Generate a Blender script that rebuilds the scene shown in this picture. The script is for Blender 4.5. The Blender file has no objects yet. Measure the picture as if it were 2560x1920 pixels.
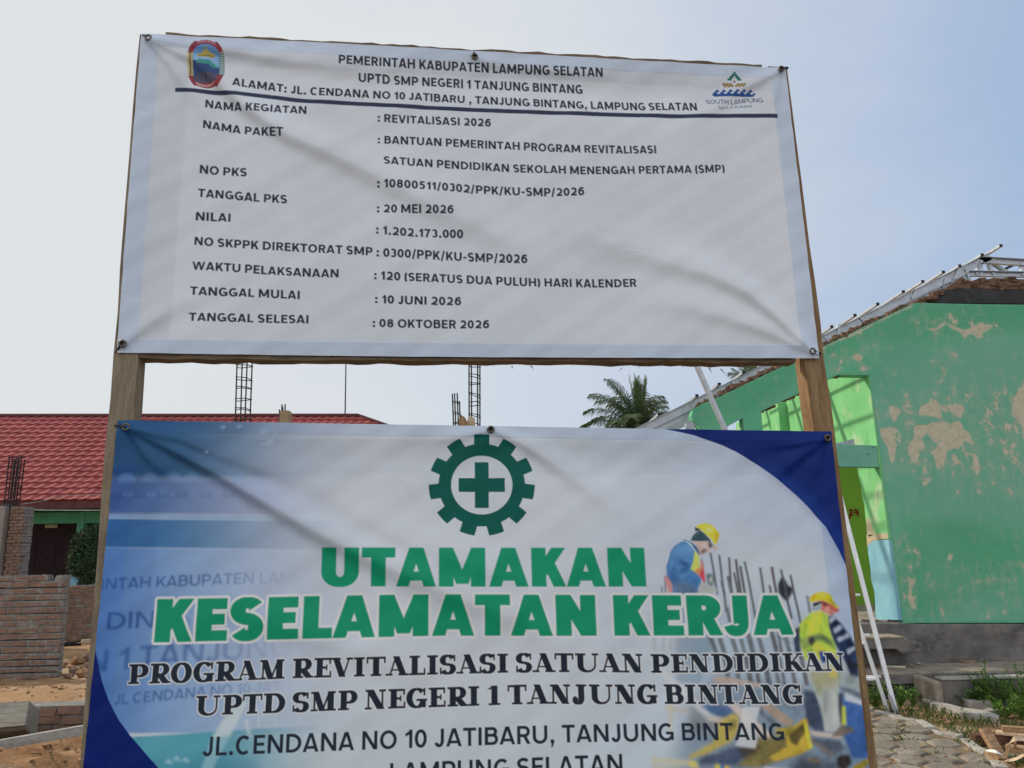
import bpy, bmesh, math, random
import numpy as np
from mathutils import Vector, Matrix, noise

scene = bpy.context.scene
COL = scene.collection
R = math.radians
random.seed(7)

# ---------------------------------------------------------------- camera
EYE = np.array([0., 0., 1.65]); FPX = 1900.; PITCH, ROLL = R(12), R(1.3)
F_ = np.array([0, math.cos(PITCH), math.sin(PITCH)]); U0 = np.array([0, -math.sin(PITCH), math.cos(PITCH)]); R0 = np.array([1., 0, 0])
RT = math.cos(ROLL) * R0 - math.sin(ROLL) * U0; UP = math.sin(ROLL) * R0 + math.cos(ROLL) * U0
cam = bpy.data.objects.new('camera', bpy.data.cameras.new('camera')); COL.objects.link(cam)
cam.data.sensor_width = 36; cam.data.lens = FPX / 2560 * 36; cam.data.clip_start = .05; cam.data.clip_end = 3000
cam.matrix_world = Matrix(((RT[0], UP[0], -F_[0], EYE[0]), (RT[1], UP[1], -F_[1], EYE[1]), (RT[2], UP[2], -F_[2], EYE[2]), (0, 0, 0, 1)))
scene.camera = cam

# ---------------------------------------------------------------- sun, sky, exposure
SUN_EL = R(34); SUN_AZ = R(-58)                      # azimuth from +Y towards +X; low morning sun left of and behind the sign
sun_dir = Vector((math.sin(SUN_AZ) * math.cos(SUN_EL), math.cos(SUN_AZ) * math.cos(SUN_EL), math.sin(SUN_EL)))
sun = bpy.data.objects.new('sun', bpy.data.lights.new('sun', 'SUN')); COL.objects.link(sun)
sun.data.energy = 3.2; sun.data.angle = R(2.2); sun.data.color = (1, .88, .70)
sun.rotation_euler = sun_dir.to_track_quat('Z', 'Y').to_euler(); sun.location = (-8, 4, 9)
world = bpy.data.worlds.new('World'); scene.world = world; world.use_nodes = True
wt = world.node_tree; wn = wt.nodes; bg = wn['Background']
sky = wn.new('ShaderNodeTexSky'); sky.sky_type = 'NISHITA'; sky.sun_disc = False
sky.sun_elevation = SUN_EL; sky.sun_rotation = SUN_AZ; sky.air_density = 1.0; sky.dust_density = 3.2; sky.ozone_density = 2.0; sky.altitude = 0
def wnode(t, **k):
    n = wn.new(t)
    for a, b in k.items(): setattr(n, a, b)
    return n
def wmath(op, a, b=None, c=None):
    n = wnode('ShaderNodeMath', operation=op, use_clamp=False)
    for i, v in enumerate((a, b, c)):
        if v is None: continue
        if isinstance(v, (int, float)): n.inputs[i].default_value = v
        else: wt.links.new(v, n.inputs[i])
    return n.outputs[0]
tc = wnode('ShaderNodeTexCoord'); sep = wnode('ShaderNodeSeparateXYZ'); wt.links.new(tc.outputs['Generated'], sep.inputs[0])
dot = wnode('ShaderNodeVectorMath', operation='DOT_PRODUCT'); wt.links.new(tc.outputs['Generated'], dot.inputs[0]); dot.inputs[1].default_value = sun_dir
# thin high cloud and haze: whiter towards the sun and the horizon
cl = wnode('ShaderNodeTexNoise'); cl.inputs['Scale'].default_value = 2.2; cl.inputs['Detail'].default_value = 5; cl.inputs['Roughness'].default_value = .55
mp = wnode('ShaderNodeMapping'); mp.inputs['Scale'].default_value = (1, 1, 2.2); mp.inputs['Location'].default_value = (.6, .2, .1); wt.links.new(tc.outputs['Generated'], mp.inputs[0]); wt.links.new(mp.outputs[0], cl.inputs['Vector'])
def wmix(fac, a, b):
    n = wnode('ShaderNodeMix', data_type='RGBA')
    for i, v in ((0, fac), (6, a), (7, b)):
        if isinstance(v, (int, float)): n.inputs[i].default_value = v
        elif isinstance(v, tuple): n.inputs[i].default_value = (*v, 1)
        else: wt.links.new(v, n.inputs[i])
    return n.outputs[2]
zc = wmath('MINIMUM', wmath('MAXIMUM', sep.outputs['Z'], 0), 1)
low = wmath('POWER', wmath('SUBTRACT', 1.0, zc), 3.0)
air = wmix(low, (2.95, 4.4, 7.05), (4.3, 5.45, 7.1))                       # humid air: paler blue towards the horizon
near_sun = wmath('SMOOTH_MIN', wmath('MULTIPLY', wmath('MAXIMUM', wmath('ADD', dot.outputs['Value'], -.06), 0), 1.4), 1.0, .15)
wisp = wmath('MULTIPLY', wmath('MAXIMUM', wmath('SUBTRACT', cl.outputs['Fac'], .46), 0), .8)
fill_sky = wmath('MULTIPLY', wmath('SMOOTH_MIN', wmath('MAXIMUM', wmath('MULTIPLY_ADD', sep.outputs['Y'], -1.4, .1), 0), 1.0, .2), .97)   # sky brightened behind the camera, added as fill for banners and gable
haze = wmath('MINIMUM', wmath('ADD', wmath('MULTIPLY', near_sun, .92), wisp), .97)
out = wmix(fill_sky, wmix(haze, wmix(.72, sky.outputs[0], air), (6.45, 6.7, 6.85)), (7.9, 8.2, 8.6))
wt.links.new(out, bg.inputs['Color']); bg.inputs['Strength'].default_value = .115
scene.view_settings.view_transform = 'Standard'; scene.view_settings.look = 'None'; scene.view_settings.exposure = 0; scene.view_settings.gamma = 1
scene.cycles.max_bounces = 8; scene.cycles.use_denoising = True

# ---------------------------------------------------------------- measuring helpers: a sight line from the eye to a surface of known place
def ray(px, py):
    return F_ + RT * (px - 1280) / FPX + UP * (960 - py) / FPX
def P(px, py, y):
    d = ray(px, py); return Vector(EYE + d * (y / d[1]))
def PX(px, py, x):
    d = ray(px, py); return Vector(EYE + d * (x / d[0]))
def G(px, py, z=0.):
    d = ray(px, py); return Vector(EYE + d * ((z - 1.65) / d[2]))
YAW, DS = R(6), 2.2
SN = np.array([math.sin(YAW), -math.cos(YAW), 0]); SA = np.array([math.cos(YAW), math.sin(YAW), 0]); SO = np.array([0, DS, 0])
def S(px, py, back=0.):
    """point on the sign plane (or 'back' metres behind it)"""
    d = ray(px, py); t = np.dot(SN, SO - SN * back - EYE) / np.dot(SN, d); return Vector(EYE + d * t)

# ---------------------------------------------------------------- materials
def material(name, color, rough=.8, spec=.3, metal=0., var=.25, scale=6., color2=None, bump=0., bscale=40., stretch=(1, 1, 1), detail=6, coord='Object', contrast=(.35, .65)):
    m = bpy.data.materials.new(name); m.use_nodes = True; nt = m.node_tree; n = nt.nodes; b = n['Principled BSDF']
    b.inputs['Roughness'].default_value = rough; b.inputs['Specular IOR Level'].default_value = spec; b.inputs['Metallic'].default_value = metal
    t = n.new('ShaderNodeTexCoord'); mp = n.new('ShaderNodeMapping'); mp.inputs['Scale'].default_value = stretch; nt.links.new(t.outputs[coord], mp.inputs[0])
    nz = n.new('ShaderNodeTexNoise'); nz.inputs['Scale'].default_value = scale; nz.inputs['Detail'].default_value = detail; nz.inputs['Roughness'].default_value = .62; nt.links.new(mp.outputs[0], nz.inputs['Vector'])
    rp = n.new('ShaderNodeValToRGB'); rp.color_ramp.elements[0].position, rp.color_ramp.elements[1].position = contrast
    c2 = color2 or tuple(c * (1 - var) for c in color); c1 = color if color2 else tuple(min(1, c * (1 + var)) for c in color)
    rp.color_ramp.elements[0].color = (*c2, 1); rp.color_ramp.elements[1].color = (*c1, 1)
    nt.links.new(nz.outputs['Fac'], rp.inputs[0]); nt.links.new(rp.outputs[0], b.inputs['Base Color'])
    if bump:
        nb = n.new('ShaderNodeTexNoise'); nb.inputs['Scale'].default_value = bscale; nb.inputs['Detail'].default_value = 6; nt.links.new(mp.outputs[0], nb.inputs['Vector'])
        bp = n.new('ShaderNodeBump'); bp.inputs['Strength'].default_value = bump; bp.inputs['Distance'].default_value = .02; nt.links.new(nb.outputs['Fac'], bp.inputs['Height']); nt.links.new(bp.outputs[0], b.inputs['Normal'])
    m['ramp'] = rp.name
    return m
def layer(m, color, scale, lo, hi, stretch=(1, 1, 1), detail=5, seed=0., amount=1.):
    """worn or stained patches over a material's colour"""
    nt = m.node_tree; n = nt.nodes; b = n['Principled BSDF']; src = b.inputs['Base Color'].links[0].from_socket
    t = n.new('ShaderNodeTexCoord'); mp = n.new('ShaderNodeMapping'); mp.inputs['Scale'].default_value = stretch; mp.inputs['Location'].default_value = (seed, seed * .7, seed * 1.3); nt.links.new(t.outputs['Object'], mp.inputs[0])
    nz = n.new('ShaderNodeTexNoise'); nz.inputs['Scale'].default_value = scale; nz.inputs['Detail'].default_value = detail; nz.inputs['Roughness'].default_value = .6; nt.links.new(mp.outputs[0], nz.inputs['Vector'])
    mr = n.new('ShaderNodeMapRange'); mr.inputs['From Min'].default_value = lo; mr.inputs['From Max'].default_value = hi; mr.inputs['To Max'].default_value = amount; nt.links.new(nz.outputs['Fac'], mr.inputs['Value'])
    mx = n.new('ShaderNodeMix'); mx.data_type = 'RGBA'; nt.links.new(mr.outputs[0], mx.inputs['Factor']); nt.links.new(src, mx.inputs[6]); mx.inputs[7].default_value = (*color, 1)
    nt.links.new(mx.outputs[2], b.inputs['Base Color']); return m

M = {}
M['wood'] = material('sawn_wood', (.42, .34, .235), .9, .12, color2=(.26, .20, .135), scale=9, stretch=(6, 6, .8), bump=.6, bscale=60)
M['wood_warm'] = material('fresh_sawn_wood', (.44, .29, .155), .9, .12, color2=(.25, .15, .075), scale=9, stretch=(6, 6, .8), bump=.6, bscale=60)
M['wood_level'] = material('sawn_wood_beam', (.33, .245, .16), .9, .12, color2=(.18, .13, .085), scale=9, stretch=(.8, 6, 6), bump=.6, bscale=60)
M['split_wood'] = material('split_wood', (.48, .33, .17), .85, .2, color2=(.27, .16, .08), scale=10, stretch=(5, 5, .6), bump=.5, bscale=50)
M['scrap'] = material('scrap_timber', (.50, .33, .19), .85, .15, color2=(.26, .15, .085), scale=12, stretch=(1, 5, 5), bump=.5, bscale=50)
M['old_wood'] = material('old_brown_timber', (.16, .085, .05), .9, .2, color2=(.07, .038, .025), scale=9, stretch=(1, 5, 5), bump=.5)
M['pale_wood'] = material('pale_planed_wood', (.62, .50, .36), .8, .2, color2=(.46, .33, .2), scale=10, stretch=(1, 5, 5))
M['grey_wood'] = material('weathered_grey_wood', (.30, .28, .235), .85, .2, color2=(.19, .17, .135), scale=8, stretch=(1, 7, 7), bump=.4)
M['grey_board'] = material('whitewashed_board', (.44, .43, .40), .85, .2, color2=(.29, .275, .245), scale=8, stretch=(.8, 7, 7), bump=.3)
M['ply'] = material('plywood', (.38, .30, .18), .8, .2, color2=(.28, .21, .12), scale=10, stretch=(4, 4, 1))
M['wire'] = material('dark_wire', (.03, .028, .026), .6, .3)
M['brass'] = material('tarnished_eyelet', (.19, .16, .13), .45, .5, metal=.7)
M['steel'] = material('galvanised_steel', (.47, .51, .56), .42, .5, metal=.5, var=.12, scale=14)
M['zinc_dull'] = material('dull_zinc', (.34, .38, .41), .5, .5, metal=.4, var=.2, scale=12)
M['dark_end'] = material('dark_steel_end', (.04, .035, .035), .7, .2)
M['alu'] = material('brushed_aluminium', (.80, .82, .85), .42, .5, metal=.3, var=.1, scale=10, stretch=(6, 6, .6))
M['rebar'] = material('rusty_rebar', (.035, .032, .034), .75, .3, color2=(.018, .016, .017), scale=30)
M['brick'] = material('red_clay_brick', (.29, .185, .14), .92, .12, color2=(.165, .105, .082), scale=7, bump=.5, bscale=45, contrast=(.3, .7))
M['brick_old'] = material('dull_brown_brick', (.27, .18, .135), .92, .12, color2=(.15, .095, .072), scale=7, bump=.5, bscale=45, contrast=(.3, .7))
M['mortar'] = material('grey_mortar', (.29, .275, .255), .95, .1, color2=(.18, .17, .158), scale=14, bump=.9, bscale=50)
M['concrete'] = material('grey_concrete', (.23, .215, .20), .92, .15, color2=(.125, .118, .112), scale=4, bump=.5, bscale=30)
layer(M['concrete'], (.06, .056, .054), 2.6, .56, .7, seed=3, amount=.8)
M['pale_concrete'] = material('pale_concrete', (.46, .43, .39), .92, .15, color2=(.30, .275, .24), scale=6, bump=.5, bscale=40)
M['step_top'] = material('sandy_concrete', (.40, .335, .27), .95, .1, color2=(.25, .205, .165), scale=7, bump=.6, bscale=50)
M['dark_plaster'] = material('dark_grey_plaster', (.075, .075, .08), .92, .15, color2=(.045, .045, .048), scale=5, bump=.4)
M['rubble'] = material('broken_masonry', (.27, .17, .115), .95, .1, color2=(.12, .075, .055), scale=16, bump=1.0, bscale=60)
M['roof'] = material('red_metal_tile', (.37, .088, .084), .85, .12, color2=(.25, .060, .058), scale=2.2, detail=8)
layer(M['roof'], (.15, .055, .05), 9, .60, .72, seed=5, amount=.6)
M['fascia'] = material('maroon_fascia', (.105, .032, .032), .7, .3)
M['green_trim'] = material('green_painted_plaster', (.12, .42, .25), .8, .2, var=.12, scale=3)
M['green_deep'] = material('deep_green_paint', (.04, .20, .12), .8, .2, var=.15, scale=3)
M['blue_dado'] = material('sky_blue_paint', (.26, .52, .62), .8, .2, color2=(.20, .44, .56), scale=5)
M['door'] = material('dark_maroon_door', (.022, .010, .012), .7, .2)
M['plaque'] = material('yellowed_plaque', (.34, .31, .16), .7, .2)
M['lime'] = material('light_green_paint', (.235, .61, .265), .85, .15, color2=(.18, .52, .21), scale=2.4, bump=.15)
layer(M['lime'], (.46, .60, .40), 2.2, .57, .66, seed=2, amount=.7)
layer(M['lime'], (.12, .30, .14), 6, .56, .72, seed=12, amount=.5, stretch=(1, 1, .4))
layer(M['blue_dado'], (.16, .34, .42), 5, .54, .7, seed=3, amount=.5, stretch=(1, 1, .4))
M['olive'] = material('olive_green_paint', (.30, .52, .06), .8, .2, color2=(.24, .44, .05), scale=1.5)
M['red_paint'] = material('red_brush_paint', (.30, .02, .03), .7, .2)
M['plaster'] = material('bare_beige_plaster', (.53, .46, .32), .95, .1, color2=(.42, .38, .27), scale=9, bump=.4)
M['gable'] = material('faded_green_paint', (.15, .50, .29), .85, .12, color2=(.11, .42, .25), scale=1.3, bump=.25, bscale=25)
layer(M['gable'], (.20, .50, .37), 1.1, .42, .62, seed=8, amount=.75)
def worn_wall(m):
    """wear and tone measured over the wall: torn paint edges follow fine noise"""
    nt = m.node_tree; n = nt.nodes; b = n['Principled BSDF']; L = nt.links.new; src = b.inputs['Base Color'].links[0].from_socket
    def attr(a):
        k = n.new('ShaderNodeAttribute'); k.attribute_name = a; return k.outputs['Fac']
    def nz(sc, det, st=(1, 1, 1)):
        t = n.new('ShaderNodeTexCoord'); mp = n.new('ShaderNodeMapping'); mp.inputs['Scale'].default_value = st; L(t.outputs['Object'], mp.inputs[0]); k = n.new('ShaderNodeTexNoise'); k.inputs['Scale'].default_value = sc; k.inputs['Detail'].default_value = det; k.inputs['Roughness'].default_value = .68; L(mp.outputs[0], k.inputs['Vector']); return k.outputs['Fac']
    def mth(op, a, c, d=None):
        k = n.new('ShaderNodeMath'); k.operation = op
        for i, v in enumerate((a, c, d)):
            if v is None: continue
            if isinstance(v, (int, float)): k.inputs[i].default_value = v
            else: L(v, k.inputs[i])
        return k.outputs[0]
    def mix(f, a, col):
        k = n.new('ShaderNodeMix'); k.data_type = 'RGBA'; L(f, k.inputs['Factor']); L(a, k.inputs[6])
        if isinstance(col, tuple): k.inputs[7].default_value = (*col, 1)
        else: L(col, k.inputs[7])
        return k.outputs[2]
    fine = nz(7, 12, (1.2, 1, .85)); streak = nz(9, 8, (2.4, 1, .35))
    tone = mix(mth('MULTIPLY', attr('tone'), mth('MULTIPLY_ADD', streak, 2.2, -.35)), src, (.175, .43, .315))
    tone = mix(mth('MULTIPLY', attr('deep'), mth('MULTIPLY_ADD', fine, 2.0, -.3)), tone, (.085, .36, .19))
    ramp = n.new('ShaderNodeValToRGB'); ramp.color_ramp.elements[0].color = (.44, .43, .30, 1); ramp.color_ramp.elements[1].color = (.62, .595, .45, 1); ramp.color_ramp.elements[0].position = .3; ramp.color_ramp.elements[1].position = .7; L(nz(14, 8), ramp.inputs[0])
    e = mth('ADD', attr('wear'), mth('MULTIPLY_ADD', fine, 3.0, -2.02))
    def rng(v, a, c):
        k = n.new('ShaderNodeMapRange'); k.inputs['From Min'].default_value = a; k.inputs['From Max'].default_value = c; L(v, k.inputs['Value']); return k.outputs[0]
    halo = mix(mth('MULTIPLY', rng(e, -.42, .02), .6), tone, (.33, .48, .36))
    bare = mix(rng(e, -.005, .055), halo, ramp.outputs[0])
    grime = mix(mth('MULTIPLY', rng(nz(31, 6), .66, .72), .6), bare, (.07, .10, .075)); L(grime, b.inputs['Base Color'])
    bp = n.new('ShaderNodeBump'); bp.inputs['Strength'].default_value = .4; bp.inputs['Distance'].default_value = .006; inv = mth('MULTIPLY_ADD', rng(e, -.02, .05), -1.0, mth('MULTIPLY', nz(30, 8), .6)); L(inv, bp.inputs['Height']); L(bp.outputs[0], b.inputs['Normal'])
M['lintel'] = material('pitted_teal_paint', (.19, .47, .35), .85, .15, color2=(.15, .40, .29), scale=4)
layer(M['lintel'], (.05, .09, .075), 16, .62, .66, seed=4)
M['soil'] = material('reddish_soil', (.42, .265, .155), .97, .1, color2=(.25, .145, .08), scale=2.3, detail=12, bump=1.0, bscale=22, contrast=(.3, .7))
M['clod'] = material('soil_clod', (.38, .23, .13), .97, .1, color2=(.24, .135, .075), scale=9)
M['paver'] = material('worn_paver', (.32, .285, .23), .93, .12, color2=(.19, .17, .14), scale=4.5, bump=.7, bscale=40)
M['frond'] = material('palm_frond', (.135, .195, .09), .55, .3, color2=(.075, .125, .055), scale=2)
M['spear'] = material('young_palm_frond', (.12, .20, .05), .6, .3, color2=(.06, .12, .03), scale=2)
M['trunk'] = material('palm_trunk', (.20, .16, .12), .9, .2)
M['leafdark'] = material('dark_shrub_leaf', (.030, .065, .022), .6, .3, color2=(.014, .034, .012), scale=3)
M['weed'] = material('weed_leaf', (.14, .25, .04), .65, .25, color2=(.06, .13, .022), scale=5)
M['grass'] = material('grass_blade', (.14, .19, .055), .7, .25, color2=(.07, .12, .03), scale=3)
M['paper'] = material('white_veneer', (.80, .78, .74), .7, .2, var=.05)
M['bamboo'] = material('pale_green_pipe', (.50, .53, .36), .6, .3)
M['cable'] = material('pale_cable', (.34, .36, .34), .6, .3)

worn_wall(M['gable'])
layer(M['paver'], (.12, .10, .08), 2.4, .48, .68, seed=7, amount=.75)

# ---------------------------------------------------------------- building helpers
def tag(o, label=None, cat=None, group=None, kind=None):
    if label: o['label'] = label
    if cat: o['category'] = cat
    if group: o['group'] = group
    if kind: o['kind'] = kind
    return o
def empty(name, loc, label, cat, group=None):
    o = bpy.data.objects.new(name, None); COL.objects.link(o); o.location = loc; o.empty_display_size = .1
    return tag(o, label, cat, group)
class MB:
    """gathers shapes in world space, then links them as ONE mesh object with its origin at its base"""
    def __init__(s): s.v = []; s.f = []; s.mi = []
    def add(s, verts, faces, mi=0):
        k = len(s.v); s.v += [Vector(p) for p in verts]; s.f += [[k + i for i in f] for f in faces]; s.mi += [mi] * len(faces); return s
    def box(s, lo, hi, mi=0, jit=0.):
        x0, y0, z0 = lo; x1, y1, z1 = hi
        j = lambda: random.uniform(-jit, jit)
        v = [(x + j(), y + j(), z + j()) for z in (z0, z1) for x, y in ((x0, y0), (x1, y0), (x1, y1), (x0, y1))]
        return s.add(v, [(3, 2, 1, 0), (4, 5, 6, 7), (0, 1, 5, 4), (1, 2, 6, 5), (2, 3, 7, 6), (3, 0, 4, 7)], mi)
    def beam(s, a, b, w, h, up=(0, 0, 1), mi=0):
        """rectangular bar from a to b, w across and h along 'up'"""
        a, b = Vector(a), Vector(b); d = (b - a).normalized(); side = d.cross(Vector(up)).normalized(); u = side.cross(d).normalized()
        q = [side * sx * w / 2 + u * sz * h / 2 for sx, sz in ((-1, -1), (1, -1), (1, 1), (-1, 1))]
        return s.add([a + k for k in q] + [b + k for k in q], [(3, 2, 1, 0), (4, 5, 6, 7), (0, 1, 5, 4), (1, 2, 6, 5), (2, 3, 7, 6), (3, 0, 4, 7)], mi)
    def channel(s, a, b, w, h, t, up=(0, 0, 1), mi=0, flip=1):
        """C section: web plus two flanges"""
        a, b = Vector(a), Vector(b); d = (b - a).normalized(); side = d.cross(Vector(up)).normalized() * flip; u = Vector(up) - d * d.dot(Vector(up)); u.normalize()
        s.beam(a + side * (w / 2 - t / 2), b + side * (w / 2 - t / 2), t, h, u, mi)
        for k in (-1, 1): s.beam(a + u * k * (h / 2 - t / 2) - side * t * .6, b + u * k * (h / 2 - t / 2) - side * t * .6, w - t * 1.3, t, u, mi)
        return s
    def tube(s, pts, r, n=8, mi=0):
        pts = [Vector(p) for p in pts]; rr = r if isinstance(r, (list, tuple)) else [r] * len(pts); rings = []
        up = Vector((.31, .22, .93))
        for i, p in enumerate(pts):
            d = (pts[min(i + 1, len(pts) - 1)] - pts[max(i - 1, 0)]).normalized(); a = d.cross(up)
            a = a.normalized() if a.length > 1e-4 else Vector((1, 0, 0)); b = d.cross(a)
            rings.append([p + (a * math.cos(6.28319 * k / n) + b * math.sin(6.28319 * k / n)) * rr[i] for k in range(n)])
        v = [q for ring in rings for q in ring]; f = []
        for i in range(len(pts) - 1):
            for k in range(n): f.append((i * n + k, i * n + (k + 1) % n, (i + 1) * n + (k + 1) % n, (i + 1) * n + k))
        f.append(tuple(range(n - 1, -1, -1))); f.append(tuple(range((len(pts) - 1) * n, len(pts) * n)))
        return s.add(v, f, mi)
    def slab(s, pts, off, mi=0):
        """flat outline given thickness along the vector 'off'"""
        pts = [Vector(p) for p in pts]; off = Vector(off); n = len(pts)
        nm = Vector((0, 0, 0))
        for i in range(n): nm += pts[i].cross(pts[(i + 1) % n])
        if nm.dot(off) > 0: pts = pts[::-1]
        return s.add(pts + [p + off for p in pts], [tuple(range(n)), tuple(range(2 * n - 1, n - 1, -1))] + [((i + 1) % n, i, n + i, n + (i + 1) % n) for i in range(n)], mi)
    def rock(s, c, r, mi=0, flat=.7):
        bm = bmesh.new(); bmesh.ops.create_icosphere(bm, subdivisions=1, radius=1); k = random.uniform(0, 50)
        sx, sy, sz = (random.uniform(.7, 1.3) for _ in range(3))
        v = [Vector(c) + Vector((p.co.x * sx, p.co.y * sy, p.co.z * sz * flat)) * r * (.8 + .5 * noise.noise(p.co * 1.3 + Vector((k, k, k)))) for p in bm.verts]
        bm.verts.index_update(); f = [[w.index for w in q.verts] for q in bm.faces]; bm.free(); return s.add(v, f, mi)
    def build(s, name, mats, parent=None, smooth=False, bevel=0., origin=None):
        o0 = Vector(origin) if origin is not None else Vector((sum(p.x for p in s.v) / len(s.v), sum(p.y for p in s.v) / len(s.v), min(p.z for p in s.v)))
        if parent is not None: o0 = parent.location.copy() if parent.parent is None else o0
        me = bpy.data.meshes.new(name); me.from_pydata([p - o0 for p in s.v], [], s.f)
        for m in (mats if isinstance(mats, (list, tuple)) else [mats]): me.materials.append(m)
        me.polygons.foreach_set('material_index', s.mi)
        if smooth: me.polygons.foreach_set('use_smooth', [True] * len(me.polygons))
        me.update()
        o = bpy.data.objects.new(name, me); COL.objects.link(o); o.location = o0
        if parent is not None:
            o.parent = parent; wl = parent.location.copy(); pp = parent.parent
            while pp is not None: wl += pp.location; pp = pp.parent
            o.location = o0 - wl
        if bevel:
            b = o.modifiers.new('edges', 'BEVEL'); b.width = bevel; b.segments = 2; b.limit_method = 'ANGLE'; b.angle_limit = R(50)
        return o
# ---------------------------------------------------------------- printed artwork engine (numpy, flat print space)
def arc(cx, cy, rx, ry, a0, a1, n=None):
    n = n or max(6, int(abs(a1 - a0) / 7.5))
    return [(cx + rx * math.cos(math.radians(a0 + (a1 - a0) * i / n)), cy + ry * math.sin(math.radians(a0 + (a1 - a0) * i / n))) for i in range(n + 1)]

def polymask(loops, x0, y0, w, h, ss=3):
    """even-odd coverage of closed loops over the pixel window (x0, y0, w, h)"""
    D = np.zeros((h * ss, w * ss + 2), np.int32)
    for L in loops:
        L = np.asarray(L, float)
        A = (L - (x0, y0)) * ss
        B = np.roll(A, -1, 0)
        for (ax, ay), (bx, by) in zip(A, B):
            if ay == by:
                continue
            if ay > by:
                ax, ay, bx, by = bx, by, ax, ay
            r0 = max(0, math.ceil(ay - .5)); r1 = min(h * ss - 1, math.ceil(by - .5) - 1)
            if r1 < r0:
                continue
            r = np.arange(r0, r1 + 1)
            x = ax + (r + .5 - ay) * (bx - ax) / (by - ay)
            c = np.clip(np.ceil(x - .5), 0, w * ss + 1).astype(int)
            np.add.at(D, (r, c), 1)
    M = (np.cumsum(D, 1)[:, :w * ss] & 1).astype(np.float32)
    return M.reshape(h, ss, w, ss).mean((1, 3))

def stroke_loops(pts, wv, wh, closed=False, pw=1.4):
    P = np.asarray(pts, float)
    if closed:
        T = np.roll(P, -1, 0) - np.roll(P, 1, 0)
    else:
        T = np.zeros_like(P); T[1:-1] = 0
        d = np.diff(P, axis=0); d /= np.linalg.norm(d, axis=1)[:, None] + 1e-9
        T[0] = d[0]; T[-1] = d[-1]; T[1:-1] = d[:-1] + d[1:]
    T /= np.linalg.norm(T, axis=1)[:, None] + 1e-9
    N = np.stack([-T[:, 1], T[:, 0]], 1)
    w = wh + (wv - wh) * np.abs(T[:, 1]) ** pw
    m = np.ones(len(P))
    if not closed and len(P) > 2:
        c = np.einsum('ij,ij->i', T[1:-1], d[:-1])
        m[1:-1] = 1 / np.clip(c, .5, 1)
    a = P + N * (w * m / 2)[:, None]; b = P - N * (w * m / 2)[:, None]
    if closed:
        return [a, b]
    return [np.concatenate([a, b[::-1]])]

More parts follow.
